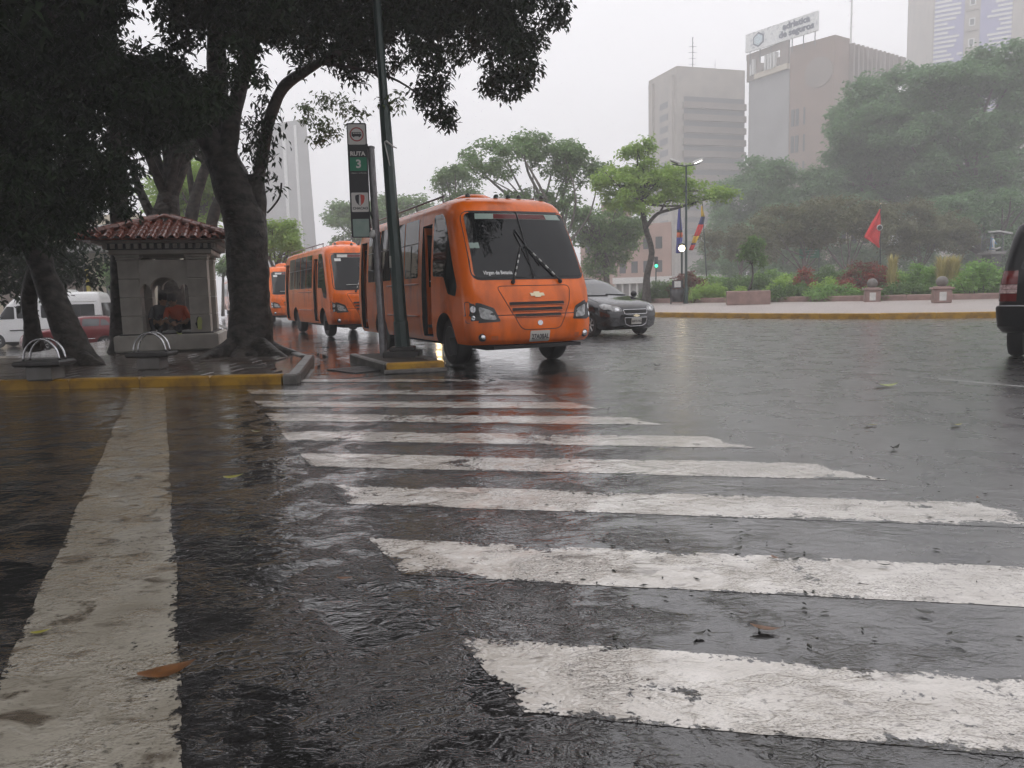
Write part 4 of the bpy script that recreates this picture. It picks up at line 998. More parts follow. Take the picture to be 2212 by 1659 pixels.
    for s in 'lr':
        a = Vector(J[s + 'an']); t = Vector(J[s + 'toe']); d = (t - a).normalized(); q = d.to_track_quat('Y', 'Z').to_euler()
        sh = MB(); sh.lathe([(.045, -.06), (.055, -.02), (.052, .06), (.048, .14), (.03, .18), (.001, .19)], n=12, axis='y').build('shoe', 'trousers_dark', o, smooth=True, loc=tuple(a - Vector((0, 0, .01))), rot=q)
        if shoes:
            so = MB(); so.prism([(-.04, -.08), (.04, -.08), (.045, 0), (.05, .1), (.035, .18), (0, .2), (-.035, .18), (-.05, .1), (-.04, 0)], -.066, -.05)
            so.build('shoe_sole', 'shoe_sole', o, loc=tuple(a - Vector((0, 0, .01))), rot=q)
    return o
fz = .376
Ja = dict(pelvis=(0, .1, fz + .13), waist=(-.02, .06, fz + .28), chest=(-.06, 0, fz + .45), neck=(-.10, -.03, fz + .58), jaw=(-.12, -.06, fz + .64), head=(-.125, -.065, fz + .71), crown=(-.125, -.055, fz + .79),
          lsh=(.11, 0, fz + .50), lel=(.2, -.06, fz + .27), lwr=(.08, -.22, fz + .20), lpa=(.02, -.27, fz + .20), rsh=(-.24, -.02, fz + .48), rel=(-.28, -.16, fz + .26), rwr=(-.14, -.30, fz + .20), rpa=(-.08, -.33, fz + .2),
          lhip=(.09, .06, fz + .11), lkn=(.30, -.22, fz + .22), lan=(.45, -.52, fz + .16), ltoe=(.46, -.55, fz + .30), rhip=(-.09, .06, fz + .11), rkn=(-.14, -.3, fz + .26), ran=(.02, -.42, fz + .07), rtoe=(.06, -.56, fz + .05))
km = kio.matrix_world
kb_ = lambda x, y: (kc.x + x * math.cos(KR) - y * math.sin(KR), kc.y + x * math.sin(KR) + y * math.cos(KR), ZP - .005)
person('person in an orange top sitting inside the kiosk with one yellow shoe sole showing', kb_(.20, .46), KR, Ja, 'shirt_orange', 'trousers_dark', 'hair_dark', True)
Jb = dict(pelvis=(0, .1, fz + .13), waist=(.03, .08, fz + .28), chest=(.06, .04, fz + .47), neck=(.09, .0, fz + .61), jaw=(.10, -.03, fz + .67), head=(.105, -.035, fz + .74), crown=(.105, -.03, fz + .82),
          lsh=(.24, .02, fz + .50), lel=(.26, -.14, fz + .30), lwr=(.10, -.26, fz + .26), lpa=(.04, -.30, fz + .25), rsh=(-.12, .03, fz + .51), rel=(-.18, -.10, fz + .28), rwr=(-.04, -.26, fz + .24), rpa=(.02, -.30, fz + .23),
          lhip=(.09, .06, fz + .11), lkn=(.12, -.26, fz + .30), lan=(.06, -.36, fz + .06), ltoe=(.06, -.50, fz + .05), rhip=(-.09, .06, fz + .11), rkn=(-.12, -.26, fz + .28), ran=(-.08, -.36, fz + .06), rtoe=(-.08, -.50, fz + .05))
person('person in dark grey clothes crouching inside the kiosk, left of the orange top', kb_(-.24, .62), KR, Jb, 'shirt_grey', 'trousers_dark', 'hair_dark', False)
pp = kb_(-.10, .28)
ns = MB(); ns.box((0, 0, 0), (.03, .22, .012)).box((.018, 0, .006), (.03, .22, .006), rz=.08)
tag(ns.build('folded_paper', 'paper', None, loc=(pp[0], pp[1], ZP + fz + .28), rot=(R(-30), R(35), R(40))), 'white folded paper held in the lap inside the kiosk', 'paper')

# ================================================================ hooped seats on the pavement
def hoop_rack(label, u, v):
    p = G(u, v, ZP)
    rt = empty('hoop_rack', (p.x, p.y, ZP - .002), R(2), label, 'hoop rack', 'hooped concrete blocks on the pavement')
    MB().box((0, 0, .10), (.34, .34, .20), bev=.02).build('base', 'concrete', rt)
    MB().box((0, 0, .235), (.64, .44, .075), bev=.02).build('slab', 'concrete_dark', rt)
    for yy in (-.07, .09):
        MB().tube([(.245 * math.cos(a), yy, .27 + .30 * math.sin(a)) for a in np.linspace(0, math.pi, 22)], .016, 8).build('hoop', 'chrome', rt, smooth=True)
    return rt
hoop_rack('low concrete block with two chrome hoops in front of the kiosk', 331, 797)
hoop_rack('low concrete block with two chrome hoops at the foot of the leaning tree, far left', 100, 820)

# ================================================================ lamp post, bus stop sign
p0 = A(871, 766, 13.4); p0.z = .12; p1 = A(813, 0, 13.4 * 1.0); dl = (p1 - p0); dl.normalize()
lp = empty('lamp_post', p0, 0, 'tall dark green lamp post leaning left, on the yellow-nosed island', 'lamp post')
MB().tube([Vector((0, 0, 0)) + dl * t for t in (0, .6, .62, 2.2, 4.2, 4.22, 6.5, 9.0)], [.135, .125, .112, .105, .09, .075, .066, .05], 8).build('post', 'post_green', lp)
MB().box((0, 0, .04), (.62, .55, .12), bev=.02).box((0, 0, .13), (.42, .40, .08), bev=.02).build('footing', 'concrete_dark', lp)
MB().tube([dl * 4.3 + Vector((.075, -.04, 0)), dl * 4.29 + Vector((0, -.09, .01)), dl * 4.3 + Vector((-.08, 0, 0)), dl * 4.3 + Vector((0, .09, 0)), dl * 4.3 + Vector((.075, -.04, 0))], .009, 5).build('collar', 'post_green', lp)
kn_ = MB(); b_ = dl * 3.55
kn_.tube([b_ + Vector((-.03, -.095, .05)), b_ + Vector((.0, -.11, .06)), b_ + Vector((.10, -.09, -.02)), b_ + Vector((.17, -.06, -.05))], [.012, .02, .014, .008], 6)
kn_.tube([b_ + Vector((-.03, -.10, .04)), b_ + Vector((-.0, -.105, -.12)), b_ + Vector((.04, -.105, -.34))], [.012, .011, .009], 6)
tag(kn_.build('tied_rag', 'plastic_bag', None, True, loc=tuple(p0)), 'scrap of white plastic tied round the lamp post above the minibus roof', 'rag')
for t, wd, hh, m_ in ((1.62, .045, .20, 'paper'),):
    st = MB().box((0, 0, 0), (wd, .004, hh)).build('sticker', m_, lp, loc=tuple(dl * t + Vector((-.085, -.095, 0))), rot=(0, 0, R(-40)))
s0 = A(829, 771, 13.7); s0.z = .12; s1 = A(801, 321, 13.7); ds = (s1 - s0); Ls = ds.length; ds.normalize()
st = empty('bus_stop_sign', s0, 0, 'bus stop sign reading RUTA 3 on a grey pole beside the lamp post', 'sign')
MB().tube([ds * t for t in (0, 1.2, 2.4, Ls)], [.068, .066, .064, .062], 14).build('pole', 'galvanised', st, smooth=40)
MB().lathe([(.07, 0), (.07, .03), (.03, .045), (.001, .047)], n=14, caps=False).build('pole_cap', 'galvanised', st, smooth=True, loc=tuple(ds * Ls))
tl, br = A(751, 273, 13.62), A(799.5, 505, 13.62); bl_, tr = A(762, 506, 13.62), A(789, 276, 13.62)
ctr = (tl + br + bl_ + tr) / 4 - s0; WW = .33; HH = 1.92
vz = ((tl + tr) / 2 - (bl_ + br) / 2).normalized(); vx = Vector((1, .10, 0)); vx = (vx - vz * vx.dot(vz)).normalized(); vy = vz.cross(vx)
m4 = Matrix((vx, vy, vz)).transposed().to_4x4(); m4.translation = ctr
brd = MB(); ol = rnd([(-WW / 2, -HH / 2), (WW / 2, -HH / 2), (WW / 2, HH / 2), (-WW / 2, HH / 2)], .03)
n = len(ol); brd.add([(x, -.03, z) for x, z in ol] + [(x, .03, z) for x, z in ol], [tuple(range(n)), tuple(range(2 * n - 1, n - 1, -1))] + [(i, (i + 1) % n, n + (i + 1) % n, n + i) for i in range(n)])
bo = brd.build('board', 'sign_black', st); bo.matrix_local = m4
def on_board(name, outl, mat, off, parent=None):
    mb = MB(); n = len(outl); mb.add([(x, -.03 - off, z) for x, z in outl], [tuple(range(n))]); return mb.build(name, mat, bo if parent is None else parent)
def zz(v): return HH / 2 - (v - 130) / 1350 * HH          # crop row -> board height
def rect(x0, x1, z0, z1, r_=.0): q = [(x0, z0), (x1, z0), (x1, z1), (x0, z1)]; return rnd(q, r_) if r_ else q
def disc(cx_, cz, r_, n=28): return [(cx_ + r_ * math.cos(a), cz + r_ * math.sin(a)) for a in np.linspace(0, 2 * math.pi, n + 1)[:-1]]
on_board('bus_panel', rect(-.148, .148, zz(382), zz(146), .025), 'sign_white', .002)
zc = zz(263); on_board('ring', disc(0, zc, .118), 'sign_red', .004); on_board('ring_field', disc(0, zc, .098), 'sign_white', .006)
on_board('bus_pictogram', rect(-.085, .08, zc - .035, zc + .035, .008), 'sign_black', .008)
for k in range(5): on_board('pictogram_window', rect(-.062 + .028 * k, -.042 + .028 * k, zc + .008, zc + .024), 'sign_white', .010)
for x in (-.05, .045): on_board('pictogram_wheel', disc(x, zc - .037, .013, 12), 'sign_black', .009)
def btext(name, s, size, x, z, mat, off, sx=1, bold=0.0):
    me = text_mesh(s, size, mat, 0, bold, sx); o = link(name, me, bo, (x, -.03 - off, z), (math.pi / 2, 0, 0)); return o
btext('route_lettering', 'RUTA', .098, .0, zz(490), 'sign_white', .004, 1.0, .004)
on_board('route_panel', rect(-.135, .148, zz(690), zz(530)), 'sign_green', .002)
btext('route_number', '3', .19, .01, zz(612), 'sign_white', .005, 1.05, .006)
btext('route_names', 'Altamira - La Floresta', .032, .01, zz(715), 'sign_white', .004, .9, 0)
on_board('crest_panel', rect(-.14, .148, zz(1175), zz(945), .02), 'sign_white', .002)
sz = zz(1035); sh = [(-.078, .078), (-.04, .092), (0, .098), (.04, .092), (.078, .078), (.08, .02), (.06, -.04), (.03, -.075), (0, -.095), (-.03, -.075), (-.06, -.04), (-.08, .02)]
on_board('crest_left', [(x + .005, z + sz) for x, z in sh if x <= 0] , 'sign_black', .004)
on_board('crest_right', [(x + .005, z + sz) for x, z in sh if x >= 0], 'sign_red2', .004)
on_board('crest_stripe', [(-.006, sz + .092), (.014, sz + .092), (.022, sz - .07), (.005, sz - .09), (-.016, sz - .07)], 'off_white', .006)
btext('crest_lettering', 'CHACAO', .056, .006, zz(1132), 'plate_ink', .004, 1.08, .002)
on_board('blank_panel', rect(-.135, .14, zz(1470), zz(1258), .012), 'sign_pale', .002)
MB().tube([ctr + vx * .16 + vz * .62, ds * (Ls - .15)], .014, 6).build('bracket', 'sign_black', st)
MB().tube([ctr + vx * .165 - vz * .52, ds * (Ls - 1.36)], .014, 6).build('bracket', 'sign_black', st)
hk = MB(); hk.tube([ctr + vx * .15 - vz * .52, ctr + vx * .19 - vz * .8, ctr + vx * .17 - vz * .86], .008, 5).build('cable', 'plastic_bag', st)
bg_ = MB(); bg_.lathe([(.001, .07), (.035, .05), (.06, 0), (.05, -.05), (.02, -.08), (.001, -.085)], n=9)
for i, v in enumerate(bg_.v): bg_.v[i] = tuple(Vector(v) * (1 + .35 * mnoise.noise(Vector(v) * 30)))
tag(bg_.build('plastic_bag', 'plastic_bag', None, True, loc=tuple(s0 + ctr + vx * .19 - vz * .90 - vy * .03)), 'crumpled white plastic bag caught at the foot of the bus stop board', 'plastic bag')

# ================================================================ near trees
def dep(u, v, Y): return A(u, v, Y)
def trunk_obj(parent, limbs, mat='bark', n=14, rough=.15, name='trunk', origin=Vector()):
    mb = MB()
    for pts, rad in limbs:
        P_ = [dep(*p) - origin for p in pts]
        limb(mb, P_, rad, 22 if rad[0] > .15 else 8, 6, rough, random.random() * 9)
    return mb.build(name, mat, parent, smooth=True)
b1 = A(541, 768, 15.1); b1.z = ZP
big = empty('shade_tree', b1, 0, 'huge forked shade tree with a sawn-off limb, right of the kiosk', 'tree')
T1 = [([(547, 800, 15.1), (545, 762, 15.1), (542, 700, 15.1), (538, 620, 15.1), (535, 540, 15.1), (527, 470, 15.1), (500, 395, 15.1), (474, 335, 15.1)], [.72, .50, .40, .375, .37, .40, .36, .30]),
      ([(480, 350, 15.1), (437, 280, 14.9), (379, 228, 14.5), (300, 168, 14), (200, 92, 13), (90, 20, 12)], [.25, .21, .18, .16, .13, .08]),
      ([(476, 340, 15.1), (473, 270, 15.2), (472, 204, 15.2), (467, 87, 15.3), (460, -60, 15.5), (450, -220, 15)], [.27, .21, .19, .17, .14, .09]),
      ([(488, 345, 15), (500, 265, 15), (522, 175, 14.9), (548, 87, 14.6), (590, -30, 14), (680, -150, 13)], [.2, .16, .14, .12, .10, .07]),
      ([(536, 500, 15.2), (546, 440, 15.2), (549, 405, 15.2), (548, 379, 15.2)], [.3, .24, .20, .19]),
      ([(548, 440, 15.3), (566, 340, 15.3), (584, 252, 15), (612, 190, 14.8), (656, 156, 14.6), (720, 118, 14.4), (810, 75, 14.6), (900, 55, 14.8)], [.13, .12, .115, .11, .09, .06, .035, .012]),
      ([(690, 135, 14.4), (780, 150, 14.6), (860, 175, 14.4), (945, 235, 14.3)], [.04, .03, .02, .008]),
      ([(740, 100, 14.5), (900, 20, 14.8), (1050, 60, 14.6), (1110, 160, 14.3)], [.04, .032, .022, .008])]
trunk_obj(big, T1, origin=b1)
T1r = [([(520, 745, 15.0), (470, 770, 14.4), (425, 784, 13.8), (395, 792, 13.5)], [.26, .17, .10, .03]), ([(530, 760, 14.9), (505, 785, 14.3), (470, 795, 14)], [.24, .15, .04]),
       ([(555, 750, 14.9), (590, 768, 14.5), (622, 777, 14.2)], [.25, .15, .04]), ([(560, 745, 15.2), (605, 760, 15.1), (655, 768, 15)], [.22, .13, .03]), ([(545, 765, 14.8), (545, 795, 14.2)], [.25, .08])]
trunk_obj(big, T1r, origin=b1, name='root')
def carve(s, u, v, size):
    me = text_mesh(s, size, 'interior_black', .003); q = A(u, v, 14.66) - b1
    link('carved_letters', me, big, tuple(q), (math.pi / 2, 0, R(8)))
carve('ELA', 548, 506, .17)
mb = MB(); mb.tube(catmull([A(577, 460, 15) - b1, A(590, 446, 15) - b1, A(604, 425, 15) - b1, A(608, 395, 15) - b1]), .018, 6); mb.build('twig', 'bark', big, True)

bn = [(-200, 560), (0, 548), (60, 560), (100, 555), (160, 545), (195, 515), (232, 475), (300, 480), (314, 345), (440, 335), (462, 290), (520, 240), (600, 205), (640, 180), (700, 180), (760, 205), (850, 205), (888, 150), (912, 178), (940, 240), (984, 228), (998, 140), (1030, 148), (1056, 188), (1148, 186), (1165, 120), (1200, 45), (1222, 0), (1190, -100), (1120, -260), (1020, -480)]
bu = [b[0] for b in bn[:28]]; bv = [b[1] for b in bn[:28]]
def in_canopy(u, v, rp):
    if v >= 0:
        if u > 1222 - rp * .6: return False
        e = min(np.interp(u + k * rp * .7, bu, bv) for k in (-1, 0, 1))
        return v + rp * .85 < e
    return u + rp < np.interp(-v, [0, 100, 260, 480, 900], [1222, 1190, 1120, 1020, 820])
clA, clB, clC = [], [], []
HOLES = ((313, 25, 26), (318, 78, 24), (432, 115, 20), (560, 225, 30), (690, 165, 14), (447, 75, 10), (605, 110, 12), (800, 178, 10), (120, 330, 7), (235, 290, 8), (560, 120, 10), (865, 90, 8))
rg = np.random.default_rng(3)
st_ = 40
for v0 in range(-560, 560, st_):
    for u0 in range(-420, 1230, st_):
        for lay in range(3 if u0 < 620 else 2):
            u = u0 + rg.uniform(0, st_); v = v0 + rg.uniform(0, st_); rp = rg.uniform(26, 62) if rg.random() < .7 else rg.uniform(18, 30)
            if not in_canopy(u, v, rp): continue
            if any(math.hypot((u - a) * .9, v - b) < r0 + rp * .75 for a, b, r0 in HOLES): continue
            Y = rg.uniform(10.8, 15.2) if u < 600 else rg.uniform(13.7, 15.6)
            if v < -120: Y *= .92
            r_ = rp / ppm(Y)
            vis = v > -60 and u > -60
            dens_ = 520 if vis else 130
            c = A(u, v, Y); cl = (c, (r_, r_ * .9, r_ * .85), int(max(30, dens_ * r_ * r_ * 3.2)), vis)
            (clB if u < 150 else clC if u < 300 else clA).append(cl)
# crown that roofs over the kerb and the near end of the stop line
for k in range(300):
    c = Vector((rg.uniform(-15, -4.5), rg.uniform(-7, 10.5), rg.uniform(4.8, 8.3)))
    if c.x > -6.5 and c.y < 6: continue
    clB.append((c, (.9, .9, .6), 110, False))
for k in range(110):                                       # upper crown of the big tree, above the picture
    c = Vector((rg.uniform(-8, 1.4), rg.uniform(6.5, 13), rg.uniform(8.2, 11.5)))
    clA.append((c, (.9, .9, .6), 110, False))
for k in range(40):
    c = Vector((rg.uniform(.5, 2.8), rg.uniform(8.2, 11.5), rg.uniform(8.4, 11))); clA.append((c, (.7, .7, .6), 90, False))
# loose sprays that hang beside the fork, lit hanging tips
spr = []
for u, v, Y, rp, nl in ((565, 222, 15, 22, 60), (585, 262, 15, 20, 50), (560, 290, 15, 22, 60), (548, 330, 15, 22, 60), (572, 340, 15, 20, 45), (560, 372, 15.2, 16, 30), (588, 378, 15, 16, 28), (600, 400, 15, 12, 16), (585, 412, 15, 9, 10), (575, 312, 15.1, 24, 50), (540, 262, 15.2, 20, 50)):
    r_ = rp / ppm(Y); spr.append((A(u, v, Y) - b1, (r_, r_, r_), nl))
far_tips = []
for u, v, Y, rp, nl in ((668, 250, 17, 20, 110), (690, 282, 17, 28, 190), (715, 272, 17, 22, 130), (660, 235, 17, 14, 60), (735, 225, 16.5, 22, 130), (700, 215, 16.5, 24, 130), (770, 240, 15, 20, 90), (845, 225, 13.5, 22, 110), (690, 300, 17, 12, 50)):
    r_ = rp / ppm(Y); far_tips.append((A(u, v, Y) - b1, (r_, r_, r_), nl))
# explicit hanging lobes on the right
lob = []
for u, v, Y, rp, nl in ((925, 205, 14.2, 34, 260), (950, 240, 14.2, 26, 200), (965, 262, 14.2, 15, 90), (935, 175, 14.2, 34, 240), (1075, 160, 14.2, 36, 280), (1120, 170, 14.2, 36, 280), (1140, 130, 14.2, 32, 240), (1105, 195, 14.2, 16, 90), (1060, 185, 14.2, 22, 130), (1195, 30, 14.2, 30, 170), (1150, 90, 14.2, 30, 200), (1205, 12, 14.2, 22, 110), (1175, 55, 14.2, 20, 100)):
    r_ = rp / ppm(Y); lob.append((A(u, v, Y) - b1, (r_, r_, r_), int(nl * 1.3)))
rg2 = np.random.default_rng(5)
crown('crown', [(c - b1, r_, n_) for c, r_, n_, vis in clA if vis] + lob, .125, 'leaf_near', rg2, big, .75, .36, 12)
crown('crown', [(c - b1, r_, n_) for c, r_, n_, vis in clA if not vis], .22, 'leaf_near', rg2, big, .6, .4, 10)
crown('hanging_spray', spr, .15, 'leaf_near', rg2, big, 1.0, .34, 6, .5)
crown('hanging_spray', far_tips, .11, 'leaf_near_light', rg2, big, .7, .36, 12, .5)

# trees added left of and behind the view to shade buses and road
rg4 = np.random.default_rng(21)
for i, (x, y) in enumerate(((-13.5, 13.4), (-15.0, 4.0), (-10.5, -5.5), (-20, 10), (-3.5, -9.5), (-17.5, 24.5), (-7.4, -2.4))):
    bb = Vector((x, y, 0 if y < 11 else ZP if y < 20 else -.9)); tr_ = empty('added_shade_tree', bb, 0, ('dark tree added for its shade, left of the leaning tree', 'dark tree added for its shade on the near left side of the side street', 'unseen tree added for its shade, behind the viewer on the left', 'dark tree added for its shade, far along the side street on the left', 'unseen tree added for its shade, directly behind the viewer', 'dark tree added for its shade at the left end of the side street', 'unseen tree added to shade the near end of the stop line')[i], 'tree', 'trees added for shade left of and behind the view')
    mb = MB(); limb(mb, [(0, 0, -.1), (.1, 0, 1.5), (-.1, .1, 3), (0, 0, 5)], [.45, .34, .3, .2], 12, 4, .1)
    cl = []
    for k in range(170):
        a = rg4.uniform(0, 6.28); q = math.sqrt(rg4.uniform(0, 1)) * 4.6; z = rg4.uniform(2.6, 8.2); c = Vector((q * math.cos(a), q * math.sin(a), z)); cl.append((c, (.95, .95, .7), 110))
        if k % 12 == 0: limb(mb, [(0, 0, 3.5), c * .5 + Vector((0, 0, 2.2)), c], [.14, .09, .03], 6, 3)
    mb.build('trunk', 'bark', tr_, True); crown('crown', cl, .26, 'leaf_near', rg4, tr_, .6, .42, 9)
b2 = G(176, 786, ZP)
lean = empty('leaning_tree', b2, 0, 'dark tree leaning left at the far left, behind the hooped block', 'tree')
Yb = b2.y
trunk_obj(lean, [([(182, 800, Yb), (165, 760, Yb), (142, 710, Yb), (118, 650, Yb), (95, 590, Yb), (72, 530, Yb), (45, 440, Yb - .3), (-20, 300, Yb - .8), (-80, 150, Yb - 1.2)], [.36, .26, .225, .21, .2, .2, .19, .15, .1]),
                 ([(85, 565, Yb), (70, 600, Yb + .2), (63, 650, Yb + .4), (68, 700, Yb + .6), (74, 750, Yb + .8)], [.12, .14, .13, .13, .2]),
                 ([(75, 540, Yb), (110, 440, Yb), (160, 330, Yb), (200, 180, Yb)], [.13, .11, .1, .06]),
                 ([(170, 775, Yb - .1), (200, 785, Yb - .3), (226, 789, Yb - .4)], [.2, .1, .03]), ([(165, 775, Yb - .1), (140, 790, Yb - .4)], [.2, .05])], origin=b2)
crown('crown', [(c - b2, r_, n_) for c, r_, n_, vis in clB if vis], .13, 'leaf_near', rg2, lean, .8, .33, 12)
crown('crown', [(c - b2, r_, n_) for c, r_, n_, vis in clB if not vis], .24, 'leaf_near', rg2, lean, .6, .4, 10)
b3 = G(262, 757, ZP)
strt = empty('straight_tree', b3, 0, 'tall straight dark trunk standing just left of the kiosk', 'tree')
Yb = b3.y
trunk_obj(strt, [([(262, 768, Yb), (261, 745, Yb), (260, 700, Yb), (261, 620, Yb), (260, 520, Yb), (256, 420, Yb), (250, 300, Yb), (240, 120, Yb), (230, -100, Yb)], [.36, .25, .215, .2, .195, .19, .18, .15, .1]),
                 ([(258, 440, Yb), (220, 360, Yb), (150, 250, Yb)], [.1, .09, .05]), ([(258, 350, Yb), (300, 260, Yb), (340, 150, Yb)], [.1, .08, .05])], origin=b3)
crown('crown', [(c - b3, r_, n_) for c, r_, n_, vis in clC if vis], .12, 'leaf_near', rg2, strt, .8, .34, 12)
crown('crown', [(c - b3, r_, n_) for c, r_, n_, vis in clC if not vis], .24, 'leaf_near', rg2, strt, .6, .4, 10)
# ================================================================ trees further off
rg3 = np.random.default_rng(11)
def far_tree(name, label, Y, base_uv, zb, trunk, ells, mat, leaf, rp=(14, 26), dens_=1.0, group=None, trunk_r=.25, droop=.35, nl=10, bark='bark_far', dy=1.0, forks=()):
    base = A(base_uv[0], base_uv[1], Y); base.z = zb
    rt = empty(name, base, 0, label, 'tree', group)
    mb = MB(); tp = [base - base] + [A(u, v, Y) - base for u, v in trunk]
    rad = [trunk_r * 1.5] + [trunk_r * (1 - .5 * i / len(trunk)) for i in range(len(trunk))]
    limb(mb, tp, rad, 10, 4, .10, random.random() * 9)
    clumps = []
    for eu, ev, ru, rv in ells:
        k = max(3, int(ru * rv * 3.14 / (np.mean(rp) ** 2 * 1.35)))
        for i in range(k):
            a = rg3.uniform(0, 2 * math.pi); q = math.sqrt(rg3.uniform(0, 1))
            u = eu + ru * q * math.cos(a); v = ev + rv * q * math.sin(a); Yc = Y + rg3.normal(0, .5) * dy * ru / ppm(Y)
            r_ = rg3.uniform(*rp) / ppm(Y); c = A(u, v, Yc) - base
            area = 3.14 * r_ * r_; n_ = int(dens_ * area * 3.2 / (leaf * leaf * .19)); clumps.append((c, (r_ * 1.15, r_ * 1.15, r_ * .75), max(n_, 12)))
            if i % max(1, k // nl) == 0:
                s = tp[-1] if i % 2 else tp[max(1, len(tp) - 2)]
                m_ = s.lerp(c, .5) + Vector((rg3.normal(0, .06), rg3.normal(0, .06), rg3.uniform(-.1, .12))) * (c - s).length
                limb(mb, [s, m_, c], [trunk_r * .42, trunk_r * .26, trunk_r * .08], 6, 3)
    for pts, rr_ in forks: limb(mb, [A(u, v, Y) - base for u, v in pts], rr_, 8, 4, .1)
    mb.build('trunk', bark, rt, True)
    crown('crown', clumps, leaf, mat, rg3, rt, droop, .42, 9, .45)
    return rt
# behind the kiosk
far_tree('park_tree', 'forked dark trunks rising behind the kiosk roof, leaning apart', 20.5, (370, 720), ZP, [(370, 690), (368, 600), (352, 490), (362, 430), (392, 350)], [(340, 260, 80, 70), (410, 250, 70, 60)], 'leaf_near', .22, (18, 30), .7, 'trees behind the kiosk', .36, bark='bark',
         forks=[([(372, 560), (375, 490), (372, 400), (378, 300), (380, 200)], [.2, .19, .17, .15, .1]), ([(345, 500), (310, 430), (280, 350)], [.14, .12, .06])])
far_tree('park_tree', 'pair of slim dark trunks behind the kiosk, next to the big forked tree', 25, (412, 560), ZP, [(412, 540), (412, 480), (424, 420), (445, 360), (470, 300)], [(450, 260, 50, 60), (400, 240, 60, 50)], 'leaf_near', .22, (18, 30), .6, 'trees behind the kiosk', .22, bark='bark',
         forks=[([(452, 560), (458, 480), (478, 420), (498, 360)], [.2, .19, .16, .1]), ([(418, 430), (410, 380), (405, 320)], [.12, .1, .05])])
far_tree('park_tree', 'bright green leafy tree seen between the trunks above the kiosk', 44, (430, 620), -.3, [(430, 560), (428, 480)], [(420, 430, 90, 60), (380, 400, 60, 60), (470, 400, 50, 70)], 'leaf_lime', .26, (12, 24), .9, 'trees behind the kiosk', .25)
far_tree('park_tree', 'lower green tree behind the kiosk roof on the left', 40, (305, 620), -.6, [(305, 560), (308, 520)], [(310, 500, 40, 24)], 'leaf_lime', .22, (9, 15), .9, 'trees behind the kiosk', .16)
far_tree('street_tree', 'round bright green crown above the queue of minibuses', 46, (598, 660), .1, [(600, 600), (604, 550)], [(600, 520, 42, 38), (635, 530, 18, 22), (615, 495, 22, 14)], 'leaf_lime', .22, (9, 16), 1.2, None, .15)
far_tree('street_tree', 'small dark tree in front of the pale building behind the van', 43, (268, 690), -.9, [(268, 660), (266, 620)], [(245, 600, 30, 28), (262, 580, 22, 26)], 'leaf_far', .2, (7, 12), 1.0, None, .08)
far_tree('street_tree', 'thin grey tree glimpsed between the kiosk and the big trunk', 52, (480, 660), .1, [(482, 600), (484, 560)], [(478, 575, 22, 22)], 'leaf_far', .2, (6, 10), .9, None, .08)
# beyond the minibuses
far_tree('hazy_tree', 'pale hazy tree beyond the lamp post and second minibus', 82, (800, 640), .1, [(800, 560), (800, 500)], [(770, 500, 65, 55), (840, 470, 70, 45), (900, 465, 40, 40), (740, 460, 25, 30)], 'leaf_far', .42, (11, 20), .9, 'hazy trees beyond the minibuses', .4)
far_tree('hazy_tree', 'hazy bushy tree touching the left side of the umbrella-shaped tree', 60, (985, 640), .1, [(985, 560), (980, 470)], [(985, 405, 46, 42), (1000, 440, 40, 30)], 'leaf_far', .32, (11, 18), 1.0, 'hazy trees beyond the minibuses', .3)
far_tree('umbrella_tree', 'wide umbrella-shaped tree behind the front minibus roof', 52, (1235, 640), .36, [(1230, 600), (1215, 540), (1185, 480)],
         [(1060, 345, 62, 36), (1140, 318, 70, 28), (1210, 345, 48, 36), (1250, 360, 44, 42), (1120, 430, 62, 18), (1200, 425, 40, 22)], 'leaf_far', .30, (9, 20), .85, None, .24, nl=2,
         forks=[([(1190, 490), (1120, 440), (1060, 390), (1020, 350)], [.12, .10, .07, .03]), ([(1190, 490), (1165, 420), (1140, 370), (1130, 320)], [.12, .10, .08, .03]), ([(1195, 500), (1215, 420), (1240, 360)], [.12, .1, .03]), ([(1150, 455), (1110, 380), (1095, 340)], [.09, .06, .02]), ([(1175, 445), (1190, 380), (1205, 340)], [.08, .06, .02])])
far_tree('street_tree', 'dark drooping tree between the front minibus and the lime-green tree', 58, (1310, 640), .36, [(1310, 590), (1300, 530), (1280, 480)], [(1275, 500, 42, 40), (1330, 520, 40, 50), (1290, 570, 40, 28), (1350, 470, 40, 50), (1245, 470, 30, 30)], 'leaf_far', .30, (10, 17), .75, None, .2, droop=.6,
         forks=[([(1300, 540), (1260, 500), (1230, 470)], [.08, .06, .02]), ([(1305, 560), (1350, 520), (1390, 500)], [.08, .06, .02])])
far_tree('street_tree', 'lime-green tree with an outstretched limb left of the flags', 46, (1397, 640), .36, [(1397, 600), (1408, 545), (1394, 490), (1388, 440), (1390, 400)],
         [(1380, 345, 32, 34), (1330, 385, 48, 30), (1400, 400, 62, 34), (1455, 380, 44, 28), (1360, 430, 60, 26), (1385, 315, 18, 20), (1520, 412, 44, 18), (1560, 420, 26, 16), (1470, 425, 34, 16)], 'leaf_lime', .24, (8, 16), .95, None, .2, nl=2,
         forks=[([(1396, 490), (1420, 462), (1460, 450), (1500, 438), (1545, 425)], [.12, .10, .08, .06, .03]), ([(1425, 460), (1440, 430), (1455, 390)], [.07, .05, .02]), ([(1394, 470), (1365, 430), (1335, 395)], [.1, .07, .03])], bark='bark')
